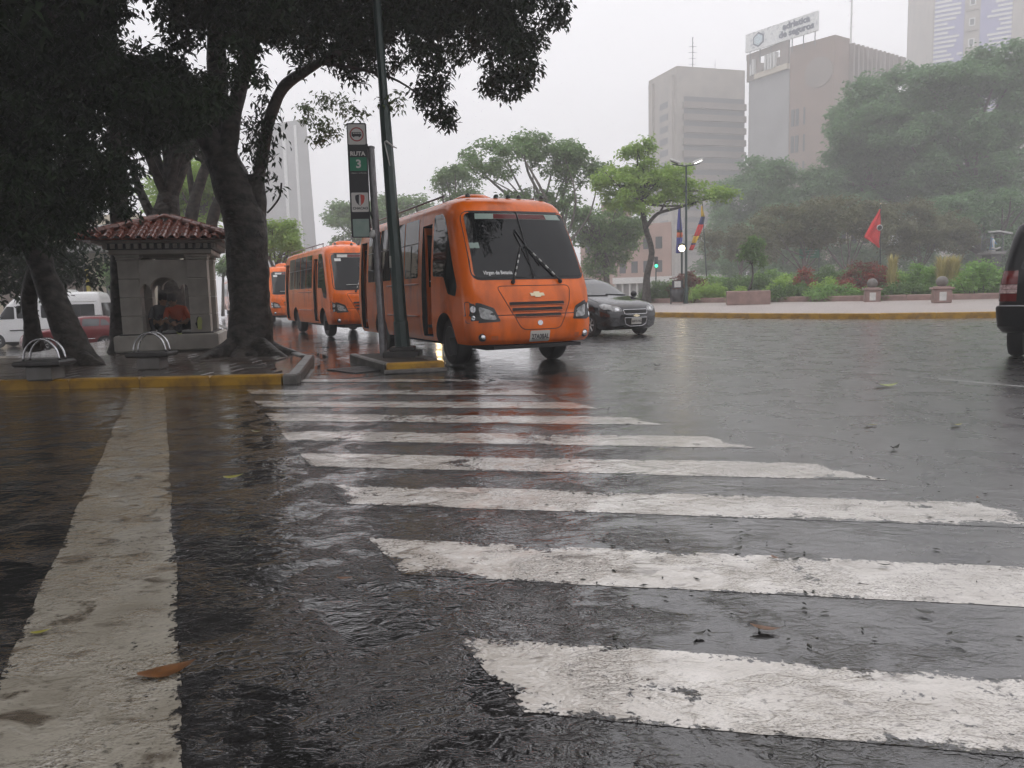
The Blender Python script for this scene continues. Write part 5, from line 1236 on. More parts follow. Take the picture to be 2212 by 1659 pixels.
# right-hand park mass
far_tree('park_tree', 'hazy dark green tree below the brown office tower', 100, (1640, 640), .36, [(1640, 560), (1640, 480)], [(1620, 420, 60, 70), (1650, 490, 80, 80), (1590, 500, 60, 70), (1560, 560, 50, 40)], 'leaf_deep', .5, (11, 26), 1.1, 'tall trees of the park', .5, nl=3)
far_tree('park_tree', 'tall green tree standing before the tower with the hexagon sign', 88, (1720, 640), .36, [(1720, 560), (1720, 480)], [(1710, 400, 75, 56), (1740, 470, 90, 66), (1690, 520, 90, 46), (1790, 440, 50, 60)], 'leaf_deep', .46, (11, 26), 1.1, 'tall trees of the park', .5, nl=3)
far_tree('park_tree', 'great park tree overlapping the brown office tower', 90, (1900, 640), .36, [(1900, 540), (1880, 420), (1870, 340)], [(1880, 240, 90, 70), (1850, 320, 70, 60), (1960, 205, 90, 50), (1940, 300, 110, 80), (1900, 400, 120, 70), (1830, 430, 60, 50), (1990, 400, 80, 80)], 'leaf_deep', .5, (13, 32), 1.1, 'tall trees of the park', .6, nl=3)
far_tree('park_tree', 'highest park tree at the right edge below the violet striped tower', 84, (2120, 640), .36, [(2120, 540), (2110, 420), (2100, 320)], [(2080, 180, 80, 46), (2160, 160, 90, 60), (2060, 270, 90, 60), (2180, 290, 90, 90), (2100, 400, 110, 80), (2020, 170, 24, 34), (2230, 200, 60, 100), (2010, 330, 60, 70)], 'leaf_deep', .5, (13, 32), 1.1, 'tall trees of the park', .6, nl=3)
far_tree('park_tree', 'dark park tree behind the statue at the right', 72, (2140, 640), .36, [(2140, 560), (2140, 500)], [(2140, 470, 110, 60), (2060, 480, 60, 50), (2200, 540, 60, 50)], 'leaf_deep', .42, (14, 24), .9, 'tall trees of the park', .4)
for lab, Y, bu_, el in (('dark low tree closing the view behind the green street sign', 86, 1690, [(1660, 570, 60, 44), (1740, 575, 60, 40), (1590, 580, 50, 36)]), ('dark low tree closing the view behind the red flag', 88, 1860, [(1820, 570, 60, 44), (1900, 572, 60, 44)]), ('dark low tree closing the view left of the statue', 86, 2010, [(1980, 570, 60, 46), (2060, 575, 60, 44), (2150, 575, 60, 44)])):
    far_tree('park_tree', lab, Y, (bu_, 640), .36, [(bu_, 600), (bu_, 580)], el, 'leaf_deep', .42, (12, 22), .9, 'tall trees of the park', .25, nl=3)
for lab, Y, bu_, el in (('olive-brown spreading tree left of the red flag', 62, 1735, [(1700, 480, 70, 34), (1770, 470, 60, 36), (1660, 520, 50, 24), (1740, 510, 60, 20)]),
                        ('olive-brown spreading tree right behind the red flag', 60, 1830, [(1830, 465, 62, 34), (1880, 480, 50, 40), (1800, 500, 50, 20)]),
                        ('olive-green tree between the red flag and the statue', 64, 1985, [(1960, 480, 60, 50), (2020, 500, 66, 40), (2070, 510, 40, 34), (1940, 530, 46, 24)]),
                        ('low olive tree behind the flagpoles', 70, 1600, [(1570, 520, 60, 34), (1630, 530, 56, 36)])):
    far_tree('plaza_tree', lab, Y, (bu_, 640), .36, [(bu_, 590), (bu_ + 4, 555)], el, 'leaf_olive' if 'olive' in lab else 'leaf_far', .30, (10, 17), .8, 'spreading trees of the plaza', .14, nl=2)

# ================================================================ buildings
M('b_beige', (.36, .32, .27), .7, col2=(.28, .25, .215), vs=.3, detail=6); M('b_tan', (.23, .185, .155), .7, col2=(.19, .155, .13), vs=.3)
M('b_grey', (.30, .295, .29), .7, col2=(.25, .245, .24), vs=.2); M('b_brown', (.24, .16, .12), .75, col2=(.20, .135, .10), vs=.3)
M('b_dark', (.09, .09, .095), .4); M('b_glass', (.05, .055, .06), .15); M('b_white', (.62, .62, .6), .6); M('b_violet', (.22, .22, .40), .6, col2=(.27, .26, .44), vs=.2)
M('b_pink', (.42, .28, .235), .7, col2=(.34, .23, .19), vs=.4); M('sign_sky', (.5, .6, .64), .4); M('b_cream', (.52, .46, .36), .7); M('b_yellow', (.6, .5, .06), .6)
M('letter_blue', (.02, .035, .09), .5); M('sign_panel', (.72, .73, .71), .5, col2=(.40, .42, .44), vs=1.2, detail=6, ramp=(.56, .66))
GZ = -.9
def PB(u, Y): p = A(u, 620, Y); return Vector((p.x, p.y, 0))
def zat(u, v, Y): return A(u, v, Y).z
def face_box(root, name, a, b, s0, s1, z0, z1, dpt, mat, org):
    """box standing proud of the wall a-b (outward = right-hand side of a->b)"""
    d = (b - a); L_ = d.length; d.normalize(); n_ = Vector((d.y, -d.x, 0)); c = a + d * (s0 + s1) / 2 * 1.0 + n_ * (dpt / 2 - .02) - org
    return MB().box((0, 0, 0), (abs(s1 - s0), dpt + .04, z1 - z0)).build(name, mat, root, loc=(c.x, c.y, (z0 + z1) / 2), rot=(0, 0, math.atan2(d.y, d.x)))
def prism_part(root, name, pts, z0, z1, mat, org): return MB().prism([(p.x - org.x, p.y - org.y) for p in pts], z0, z1).build(name, mat, root)
# -- grey slab tower at left
a, b = PB(560, 250), PB(692, 240); org = a; c = b + Vector((-9, 30, 0)); d = a + Vector((-9, 30, 0)); zt = zat(630, 265, 245)
t = empty('office_tower', org, 0, 'plain pale grey tower fading into the rain above the minibuses', 'building')
vs = [(p.x - org.x, p.y - org.y, GZ) for p in (a, b, c, d)] + [(p.x - org.x + dx, p.y - org.y, zt) for p, dx in ((a, 0), (b, -1.6), (c, -1.6), (d, 0))]
MB().add(vs, [(3, 2, 1, 0), (4, 5, 6, 7), (0, 1, 5, 4), (1, 2, 6, 5), (2, 3, 7, 6), (3, 0, 4, 7)]).build('wall', 'b_grey', t)
L_ = (b - a).length
face_box(t, 'wall_fin', a, b, L_ * .55, L_ * .60, 0, zt - 3, .7, 'b_white', org); face_box(t, 'wall_fin', a, b, L_ * .74, L_ * .78, 0, zt - 1.5, .7, 'b_white', org)
for k in range(4): MB().tube([(L_ * (.2 + .18 * k), 3, zt), (L_ * (.2 + .18 * k), 3, zt + 4 + 2 * (k % 2))], .12, 5).build('antenna', 'b_dark', t)
# -- grey banded office block
a, b, c = PB(1403, 222), PB(1462, 208), PB(1605, 214); org = b; zt = zat(1462, 142, 208)
t = empty('office_block', org, 0, 'grey beige office block with horizontal window bands, left of the sign tower', 'building')
bk = [c + Vector((6, 22, 0)), a + Vector((6, 22, 0))]
prism_part(t, 'wall', [a, b, c] + bk, GZ, zt, 'b_beige', org)
L1, L2 = (b - a).length, (c - b).length
for k in range(13):
    z1 = zt - 7.5 - 3.1 * k
    if z1 < 8: break
    face_box(t, 'window_band', b, c, L2 * .10, L2 * .985, z1 - 1.3, z1, .12, 'b_dark', org)
    face_box(t, 'balcony_band', b, c, L2 * .08, L2 * 1.0, z1 - 3.0, z1 - 1.4, .9, 'b_tan', org)
    face_box(t, 'window', a, b, L1 * .42, L1 * .70, z1 - 1.9, z1 - .3, .1, 'b_dark', org)
face_box(t, 'stair_fin', a, b, L1 * .80, L1 * .92, 0, zt - 2, .8, 'b_beige', org); face_box(t, 'stair_fin', a, b, L1 * .06, L1 * .2, 0, zt - 1.5, .6, 'b_beige', org)
mb = MB(); mb.tube([(6, 8, zt), (6, 8, zt + 9.5)], .14, 5)
for q in range(5): mb.tube([(5.0, 8, zt + 1 + 1.5 * q), (7.0, 8, zt + 1 + 1.5 * q)], .08, 4)
mb.build('antenna_mast', 'b_dark', t); MB().tube([(12, 8, zt), (12, 8, zt + 3.5)], .09, 5).build('antenna', 'b_dark', t)
# -- brown tower with the rooftop sign
a, m_, b, c = PB(1613, 197), PB(1698, 186), PB(1792, 178), PB(1922, 192); org = b; zt = zat(1760, 82, 180)
t = empty('sign_tower', org, 0, 'brown office tower carrying a peeling rooftop sign with a hexagon', 'building')
za = zat(1655, 165, 192)
prism_part(t, 'grey_wing', [a, m_, m_ + Vector((14, 16, 0)), a + Vector((14, 16, 0))], GZ, za, 'b_grey', org)
e = b + (c - b) * .22
prism_part(t, 'wall', [m_ + Vector((.1, .1, 0)), b, e, e + Vector((4, 26, 0)), m_ + Vector((10, 26, 0))], GZ, zt, 'b_brown', org)
zc_ = zat(1850, 103, 184)
prism_part(t, 'right_wing', [e + Vector((.05, .1, 0)), c, c + Vector((4, 20, 0)), e + Vector((4, 20, 0))], GZ, zc_ - 2.5, 'b_tan', org)
Lc = (c - e).length
for k in range(11): face_box(t, 'roof_fin', e, c, Lc * (k / 11), Lc * (k / 11) + .55, zc_ - 9, zc_, 1.1, 'b_tan', org)
face_box(t, 'cornice_block', e, c, Lc * .93, Lc * 1.04, zc_ - 3.2, zc_ - .5, 1.8, 'b_tan', org)
for k in range(9): face_box(t, 'lower_fin', e, c, Lc * (.36 + .06 * k), Lc * (.36 + .06 * k) + .5, zc_ - 18, zc_ - 10, .8, 'b_brown', org)
face_box(t, 'pilaster', e, c, Lc * .02, Lc * .32, GZ, zc_ - 12, 1.0, 'b_grey', org)
Lm = (b - m_).length
for k in range(8): 
    for s in (.06, .16, .34): face_box(t, 'window', m_, b, Lm * s, Lm * (s + (.07 if s < .3 else .035)), zt - 18 - 6 * k, zt - 14.2 - 6 * k, .12, 'b_glass', org)
dd_ = (b - m_).normalized(); nn_ = Vector((dd_.y, -dd_.x, 0)); nc = m_ + dd_ * Lm * .66 - org + nn_ * .02
MB().lathe([(3.3, -.2), (3.3, .12), (2.7, .12)], n=28, axis='y').build('niche_ring', 'b_tan', t, loc=(nc.x, nc.y, zt - 7.2), rot=(0, 0, math.atan2(dd_.y, dd_.x)))
MB().lathe([(2.7, -.2), (2.7, -.0), (1.0, .10), (.001, .12)], n=28, axis='y', caps=False).build('niche', 'b_dark', t, loc=(nc.x, nc.y, zt - 7.2), rot=(0, 0, math.atan2(dd_.y, dd_.x) + math.pi))
La = (m_ - a).length
# open frame that carries the sign
for s0, s1, z0, z1 in ((-.02, .30, 0, 6.0), (.30, .36, 0, 3.4), (.80, 1.0, 0, 6.4)): face_box(t, 'roof_frame', a, m_, La * s0, La * s1, za + z0, za + z1, .5, 'b_tan', org)
face_box(t, 'roof_beam', a, m_, -.3, La * 1.0, za + 5.0, za + 6.4, .6, 'b_tan', org); face_box(t, 'roof_beam', a, m_, La * .3, La * .8, za + 1.6, za + 3.2, .6, 'b_tan', org)
face_box(t, 'roof_ledge', a, m_, La * .2, La * 1.0, za + .0, za + 1.2, .9, 'b_cream', org)
for s in (.12, .18, .48, .56, .62, .7): face_box(t, 'cell_antenna', a, m_, La * s, La * s + .45, za + 1.0 + 2 * (s % .1), za + 4.6, 1.3, 'b_white', org)
sa_, sb_ = PB(1613, 196), PB(1763, 180.5); sn = (sb_ - sa_).normalized(); so = Vector((sn.y, -sn.x, 0)); Lsn = (sb_ - sa_).length
zb0 = (zat(1613, 113, 196) + zat(1763, 72, 180.5)) / 2; zb1 = (zat(1613, 72, 196) + zat(1763, 31, 180.5)) / 2; sc0 = (sa_ + sb_) / 2 - org
sg_ = MB().box((0, 0, 0), (Lsn, .5, zb1 - zb0)).build('rooftop_sign', 'sign_panel', t, loc=(sc0.x + so.x * 1.2, sc0.y + so.y * 1.2, (zb0 + zb1) / 2), rot=(0, 0, math.atan2(sn.y, sn.x)))
hgt = zb1 - zb0
MB().lathe([(hgt * .40, 0), (hgt * .40, .12), (hgt * .31, .12)], n=6, axis='y').build('hexagon_rim', 'letter_blue', sg_, loc=(-Lsn * .305, -.36, 0), rot=(0, R(30), 0))
MB().lathe([(hgt * .31, 0), (hgt * .31, .10), (.001, .10)], n=6, axis='y').build('hexagon', 'sign_sky', sg_, loc=(-Lsn * .305, -.42, 0), rot=(0, R(30), 0))
for s, z in (('adriatica', .22), ('de seguros', -.17)): link('sign_lettering', text_mesh(s, hgt * .46, 'letter_blue', .06, .07, 1.05), sg_, (Lsn * .22, -.32, hgt * z), (math.pi / 2, 0, 0))
for s in np.linspace(-.45, .45, 7): MB().box((0, 0, 0), (.18, .18, 3.0)).build('sign_strut', 'b_dark', sg_, loc=(Lsn * s, .3, -hgt / 2 - 1.4))
mk = e + (c - e) * .25 - org
mb = MB(); mb.tube([(mk.x, mk.y + 6, zc_ - 3), (mk.x, mk.y + 6, zc_ + 22)], .22, 6)
for q in range(7): mb.tube([(mk.x - .8, mk.y + 6, zc_ + 3 * q), (mk.x + .8, mk.y + 6, zc_ + 3 * q + .6)], .1, 4)
mb.build('antenna_mast', 'b_white', t)
# -- striped tower at the right edge
a, b, c = PB(1995, 236), PB(2160, 226), PB(2330, 250); org = a; zt = zat(2100, -160, 230)
t = empty('striped_tower', org, 0, 'tall tower with violet and white striped panels at the top right', 'building')
prism_part(t, 'wall', [a, b, c, c + Vector((5, 25, 0)), a + Vector((5, 25, 0))], GZ, zt, 'b_beige', org)
Lt = (b - a).length
face_box(t, 'violet_panel', a, b, Lt * .015, Lt * .40, 25, zt - 2, .25, 'b_violet', org); face_box(t, 'violet_panel', a, b, Lt * .60, Lt * .99, 25, zt - 2, .25, 'b_violet', org)
rr = random.Random(4)
for x0, x1 in ((.015, .40), (.60, .99)):
    z = 40.0
    while z < zt - 4:
        if x0 < .3: s = x0; e_ = x0 + (x1 - x0) * rr.uniform(.35, .9)
        else: s = x1 - (x1 - x0) * rr.uniform(.35, .9); e_ = x1
        face_box(t, 'white_slat', a, b, Lt * s, Lt * e_, z, z + .62, .42, 'b_white', org)
        if rr.random() < .5: q = rr.uniform(x0, x1 - .08); face_box(t, 'white_slat', a, b, Lt * q, Lt * (q + .07), z + .0, z + .6, .40, 'b_white', org)
        z += 1.25
z = 40
while z < zt - 4:
    wf = face_box(t, 'window', a, b, Lt * .46, Lt * .54, z, z + 2.2, .2, 'b_white', org); face_box(t, 'pane', a, b, Lt * .475, Lt * .525, z + .3, z + 1.9, .3, 'b_glass', org); face_box(t, 'ledge', a, b, Lt * .42, Lt * .58, z - 1.4, z - 1.0, .35, 'b_tan', org); z += 5.6
# -- pinkish low block behind the minibus
a, b = PB(1255, 108), PB(1450, 100); org = a; zt = zat(1300, 490, 105)
t = empty('low_block', org, 0, 'low pinkish block half hidden behind the trees right of the minibus', 'building')
prism_part(t, 'wall', [a, b, b + Vector((3, 14, 0)), a + Vector((3, 14, 0))], 0, zt, 'b_pink', org); Lq = (b - a).length
prism_part(t, 'roof_storey', [a + (b - a) * .25, a + (b - a) * .55, a + (b - a) * .55 + Vector((2, 10, 0)), a + (b - a) * .25 + Vector((2, 10, 0))], zt, zt + 3, 'b_pink', org)
for k in range(7):
    for f in range(2): face_box(t, 'window', a, b, Lq * (.06 + .13 * k), Lq * (.06 + .13 * k) + .9, 3.4 + 3 * f, 4.9 + 3 * f, .06, 'b_glass', org)
a, b = PB(1330, 78), PB(1560, 72); org = a; zt = 2.3
t = empty('pale_shopfront', org, 0, 'low pale building with white columns beyond the black sedan', 'building')
prism_part(t, 'wall', [a, b, b + Vector((2, 6, 0)), a + Vector((2, 6, 0))], 0, zt, 'b_grey', org); Lq = (b - a).length
face_box(t, 'fascia', a, b, -.1, Lq, zt - .5, zt + .1, .5, 'b_white', org)
for k in range(14): face_box(t, 'column', a, b, Lq * (k / 14), Lq * (k / 14) + .16, .3, zt - .5, .25, 'b_white', org)
# -- pale building seen in a gap of the park trees
a, b = PB(1805, 108), PB(1905, 104); org = a
t = empty('park_house', org, 0, 'pale house glimpsed through a gap in the park trees above the red flag', 'building')
prism_part(t, 'wall', [a, b, b + Vector((1, 6, 0)), a + Vector((1, 6, 0))], 0, zat(1850, 375, 106), 'b_cream', org); Lq = (b - a).length
for k in range(4):
    for f in range(4): face_box(t, 'window', a, b, Lq * (.08 + .24 * k), Lq * (.2 + .24 * k), 3 + 3.6 * f, 5 + 3.6 * f, .06, 'b_glass', org)
# -- pale building behind the van
a, b = PB(-220, 52), PB(300, 50); org = a; zt = zat(100, 470, 51)
t = empty('street_building', org, 0, 'beige low building with white canopy behind the parked van', 'building')
prism_part(t, 'wall', [a, b, b + Vector((0, 10, 0)), a + Vector((0, 10, 0))], GZ, zt, 'b_cream', org); Lq = (b - a).length
fx = lambda u: (u + 220) / 520 * Lq
face_box(t, 'panel', a, b, fx(130), fx(182), GZ, zat(150, 548, 50), .5, 'b_tan', org); face_box(t, 'panel', a, b, fx(20), fx(72), GZ, zat(50, 548, 50), .5, 'b_tan', org)
face_box(t, 'canopy', a, b, fx(60), fx(262), zat(200, 546, 50), zat(200, 532, 50), 2.0, 'b_grey', org)
face_box(t, 'upper_storey', a, b, fx(182), fx(275), zat(200, 520, 50), zat(200, 488, 50), .8, 'b_white', org)
face_box(t, 'yellow_banner', a, b, fx(193), fx(199), zat(195, 640, 50), zat(195, 580, 50), .15, 'b_yellow', org)
for k in range(5): face_box(t, 'window', a, b, fx(-180 + 62 * k), fx(-150 + 62 * k), 1.5, 3.4, .08, 'b_glass', org)
for u in (188, 236): face_box(t, 'downpipe', a, b, fx(u), fx(u) + .12, GZ, zat(200, 550, 50), .2, 'b_dark', org)
face_box(t, 'wall_lamp', a, b, fx(247), fx(247) + .25, zat(247, 627, 50), zat(247, 619, 50), .3, 'lamp_glow_white', org)

# ================================================================ plaza furniture
def wallY(u): return float(np.interp(u, [1240, 1330, 1411, 1600, 1860, 2060, 2300], [p.y for p in WP]))
def ball_bollard(label, u, vb, vt):
    p = G(u, vb, .35); s = (vb - vt) / ppm(p.y) / 1.25
    rt = empty('ball_bollard', (p.x, p.y - .3, .30), R(-20), label, 'bollard', 'stone ball bollards on the plaza edge'); rt.scale = (s, s, s)
    MB().box((0, 0, .34), (.78, .78, .68), bev=.04).build('pedestal', 'rose_stone', rt)
    MB().box((0, 0, .71), (.96, .96, .10), bev=.03).box((0, 0, .78), (.7, .7, .06), bev=.02).build('cap', 'rose_stone', rt)
    MB().lathe([(.001, -.27)] + [(.27 * math.cos(a), .27 * math.sin(a)) for a in np.linspace(-1.3, 1.3, 13)] + [(.001, .27)], n=22).build('ball', 'grey_stone', rt, True, loc=(0, 0, 1.03))
    MB().box((0, -.395, .33), (.3, .012, .42)).build('plaque', 'off_white', rt)
    return rt
ball_bollard('stone ball on a square pedestal, left one, below the red flag', 1877, 651, 602)
ball_bollard('stone ball on a square pedestal, right one, nearest the black vehicle', 2025, 651.5, 597)
# square planter and sapling
p = G(1615, 655.5, .35); pl_ = empty('planter', (p.x, p.y, .30), R(-14), 'square rose stone planter holding a thin sapling', 'planter'); pw = 88 / ppm(p.y)
for sx, sy, dx, dy_ in ((0, -1, pw, .12), (0, 1, pw, .12), (-1, 0, .12, pw * .8 - .25), (1, 0, .12, pw * .8 - .25)):
    MB().box((sx * (pw / 2 - .06), sy * (pw * .4 - .06), .34), (dx, dy_, .68), bev=.03).build('side_panel', 'rose_stone', pl_)
MB().box((0, 0, .55), (pw - .26, pw * .8 - .26, .1)).build('soil', 'soil', pl_)
sp = empty('sapling', (p.x, p.y, .9), 0, 'thin dark leafed sapling standing in the square planter', 'tree')
mb = MB(); Yp = p.y; o_ = Vector((p.x, p.y, .9)); limb(mb, [Vector(), A(1626, 600, Yp) - o_, A(1625, 560, Yp) - o_, A(1628, 520, Yp) - o_], [.05, .04, .035, .012], 7)
for u, v in ((1608, 535), (1645, 540), (1612, 560), (1640, 565)): limb(mb, [A(1625, 575, Yp) - o_, A((u + 1625) / 2, (v + 570) / 2, Yp) - o_, A(u, v, Yp) - o_], [.02, .016, .006], 5)
mb.build('trunk', 'bark', sp, True)
crown('crown', [(A(u, v, Yp + dy_) - o_, (r_ / ppm(Yp),) * 3, n_) for u, v, r_, n_, dy_ in ((1612, 535, 11, 240, 0), (1640, 530, 12, 260, .2), (1626, 520, 10, 200, 0), (1646, 552, 9, 160, -.2), (1606, 552, 9, 160, .1), (1630, 560, 11, 220, 0), (1622, 545, 12, 240, 0), (1645, 570, 7, 80, 0))], .16, 'leaf_hedge_dark', rg3, sp, .5, .5, 8)

def shrub(name, label, us, vt, vb, mat, leaf=.13, dYo=1.0, group=None, droop=.1, dens_=1.0, spiky=False):
    uc = sum(us) / 2; Yw = wallY(uc) + dYo; k = ppm(Yw); w_ = (us[1] - us[0]) / k; base = A(uc, vb, Yw); base.z = .5; top = A(uc, vt, Yw).z; h = max(.4, top - .5)
    rt = empty(name, base, 0, label, 'shrub', group); mb = MB(); cl = []
    n_ = max(5, int(w_ / .28))
    for i in range(n_):
        x = -w_ / 2 + w_ * (i + .5) / n_; prof = math.sqrt(max(.15, 1 - (2 * x / w_) ** 2 * .75)); hh = h * prof * rg3.uniform(.78, 1.0)
        for j in range(4):
            q = .25 + .75 * j / 3; r_ = rg3.uniform(.26, .36) * min(1, h)
            cl.append((Vector((x + rg3.normal(0, .06), rg3.uniform(-.5, .3) * min(1, w_ * .4), max(.12, hh * q - r_ * .6))), (r_, r_, r_ * .85), int(300 * dens_ * r_ * r_ * (.13 / leaf) ** 2 * 6)))
        limb(mb, [(x * .6, 0, -.1), (x * .8, .02, hh * .4), (x, 0, hh * .8)], [.03, .022, .008], 5, 2)
    mb.build('stem', 'bark_far', rt, True); crown('foliage', cl, leaf, mat, rg3, rt, droop, .45, 8, .45); return rt
HG = 'clipped shrubs of the planting bed'
for nm, lab, us, vt, vb, mt, lf, dy_ in (
    ('hedge', 'tall green hedge row behind the planter and red ball shrub', (1590, 1760), 580, 640, 'leaf_hedge', .16, 6),
    ('hedge', 'tall green hedge row behind the large wine-red shrub', (1760, 1960), 574, 640, 'leaf_hedge_dark', .16, 6.5),
    ('hedge', 'tall green hedge row behind the plume plants', (1950, 2140), 572, 640, 'leaf_hedge', .16, 6),
    ('hedge', 'green hedge row behind the street lamp and litter bin', (1430, 1600), 592, 640, 'leaf_hedge', .16, 6),
    ('hedge', 'green hedge at the left end of the bed, behind the black sedan', (1385, 1462), 606, 650, 'leaf_hedge_dark', .13, .8),
    ('hedge', 'yellow-green clipped hedge right of the lamp post base', (1492, 1566), 606, 650, 'leaf_hedge_light', .12, .6),
    ('hedge', 'dark green hedge behind the square planter', (1560, 1690), 588, 640, 'leaf_hedge_dark', .14, 4),
    ('hedge', 'long green front hedge between planter and left ball bollard', (1655, 1765), 610, 650, 'leaf_hedge_dark', .13, .7),
    ('hedge', 'green front hedge directly left of the left ball bollard', (1750, 1862), 612, 650, 'leaf_hedge', .13, .7),
    ('hedge', 'green front hedge between the two ball bollards', (1885, 2012), 608, 650, 'leaf_hedge_dark', .13, .8),
    ('shrub', 'yellow-green rounded shrub behind the long front hedge', (1655, 1722), 594, 640, 'leaf_hedge_light', .13, 2.0),
    ('shrub', 'yellow-green shrub between the red shrubs', (1752, 1815), 600, 640, 'leaf_hedge_light', .13, 2.0),
    ('shrub', 'dark green bushy shrub behind the red ball shrub', (1735, 1830), 572, 640, 'leaf_hedge_dark', .14, 4.5),
    ('shrub', 'small red ball-shaped shrub in the middle of the bed', (1718, 1757), 577, 640, 'leaf_croton', .14, 2.4),
    ('shrub', 'large wine-red shrub under the red flag', (1815, 1905), 564, 640, 'leaf_croton_dark', .16, 3.0),
    ('shrub', 'red-tipped shrub right beneath the red flagpole', (1870, 1935), 570, 640, 'leaf_croton', .15, 2.6),
    ('shrub', 'small pink shrub before the wine-red one', (1812, 1842), 603, 645, 'leaf_croton', .12, 1.6),
    ('shrub', 'wine-red shrub round the base of the street lamp', (1450, 1522), 578, 640, 'leaf_croton_dark', .15, 2.2),
    ('shrub', 'pointed green shrub right of the red shrubs', (1950, 2012), 556, 640, 'leaf_hedge', .14, 3.0),
    ('shrub', 'light green low shrub between the pointed shrub and the red shrubs', (1905, 1965), 580, 640, 'leaf_hedge_light', .14, 3.6),
    ('shrub', 'green shrub left of the straw-coloured plants', (1995, 2045), 572, 640, 'leaf_hedge', .14, 2.4),
    ('shrub', 'big glossy green bush beside the black vehicle', (2062, 2175), 560, 648, 'leaf_hedge', .17, .6),
    ('shrub', 'yellow-green shrub in the square planter below the sapling', (1580, 1612), 620, 640, 'leaf_hedge_light', .11, .0)):
    shrub(nm, lab, us, vt, vb, mt, lf, dy_, HG)
# straw-coloured grass plumes
def plume(label, u, vt, vb, wpx):
    Yw = wallY(u) + 1.6; base = A(u, vb, Yw); base.z = .5; h = A(u, vt, Yw).z - .5; rt = empty('plume_grass', base, 0, label, 'plant', 'straw-coloured plume plants')
    mb = MB(); k = wpx / ppm(Yw) / 2
    for i in range(420):
        a = rg3.uniform(0, 2 * math.pi); z0 = rg3.uniform(.1, .75) * h; L_ = h * rg3.uniform(.22, .34); sp_ = rg3.uniform(.3, 1)
        b_ = Vector((math.cos(a) * k * .25, math.sin(a) * k * .25, z0)); tip = Vector((math.cos(a) * k * sp_, math.sin(a) * k * sp_, z0 + L_)); m_ = b_.lerp(tip, .5) + Vector((0, 0, L_ * .15)); s = Vector((-math.sin(a), math.cos(a), 0)) * .018
        mb.add([b_ - s, b_ + s, m_ + s, m_ - s, tip], [(0, 1, 2, 3), (3, 2, 4)])
    mb.build('blade', 'leaf_straw', rt)['kind'] = 'stuff'
    MB().tube([(0, 0, -.1), (0, 0, h * .6)], .05, 6).build('stem', 'bark_far', rt)
plume('straw-coloured plume plant behind the right ball bollard', 2034, 552, 645, 52); plume('taller straw-coloured plume plant right of the first', 2058, 550, 645, 46); plume('pale straw plume right of the red flag shrubs', 1926, 550, 640, 34)

# street lamps
p = G(1482, 655, .35); Yl = p.y - .4; p = A(1482, 655, Yl); p.z = .2; zt = zat(1481, 357, Yl)
t = empty('street_lamp', p, 0, 'tall green two-armed street lamp before the flagpoles', 'street lamp')
MB().tube([(0, 0, 0), (0, 0, 1.0), (0, 0, 1.02), (0, 0, zt - .2)], [.12, .11, .08, .05], 10).build('post', 'post_green', t, smooth=40)
for sx, m_ in ((1, 'lamp_glow_white'), (-1, 'off_white')):
    ar = MB(); ar.tube([(0, 0, zt - .25), (sx * .35, 0, zt - .2), (sx * .75, 0, zt - .12)], .035, 7); ar.build('arm', 'post_green', t, True)
    hd = MB().box((0, 0, 0), (.62, .26, .13), bev=.05).build('lamp_head', 'off_white', t, loc=(sx * .62, 0, zt + .02), rot=(0, R(-22 * sx), 0))
    MB().box((0, 0, -.07), (.42, .2, .03)).build('lamp_glass', m_ if sx > 0 else 'glass_grey', hd)
Yl2 = Yl + 6; q = A(1473, 600, Yl2); q.z = .5; zl = zat(1472, 554, Yl2)
t = empty('globe_lamp', q, 0, 'low lit globe lamp glowing beside the street lamp', 'lamp')
MB().tube([(0, 0, 0), (0, 0, zl - .2)], .06, 8).build('post', 'post_green', t)
MB().lathe([(.001, -.2), (.14, -.14), (.2, 0), (.14, .14), (.001, .2)], n=14).build('globe', 'lamp_glow', t, True, loc=(0, 0, zl)); MB().lathe([(.2, 0), (.3, .03), (.05, .16), (.001, .17)], n=12, caps=False).build('cap', 'post_green', t, True, loc=(0, 0, zl + .19))
# litter bin
p = A(1463, 655, Yl + .2); p.z = .22; t = empty('litter_bin', p, 0, 'dark litter bin with white poster beside the street lamp foot', 'litter bin')
for sx in (-1, 1): MB().box((sx * .36, 0, .5), (.06, .08, 1.0)).build('leg', 'black_rubber', t)
MB().lathe([(.30, 0), (.36, .7), (.33, .7), (.28, .05)], n=16).build('bin', 'black_rubber', t, True, loc=(0, 0, .22)); MB().box((0, -.05, 1.2), (.6, .06, .42)).build('poster_frame', 'black_rubber', t); MB().box((0, -.085, 1.2), (.36, .012, .34)).build('poster', 'off_white', t)
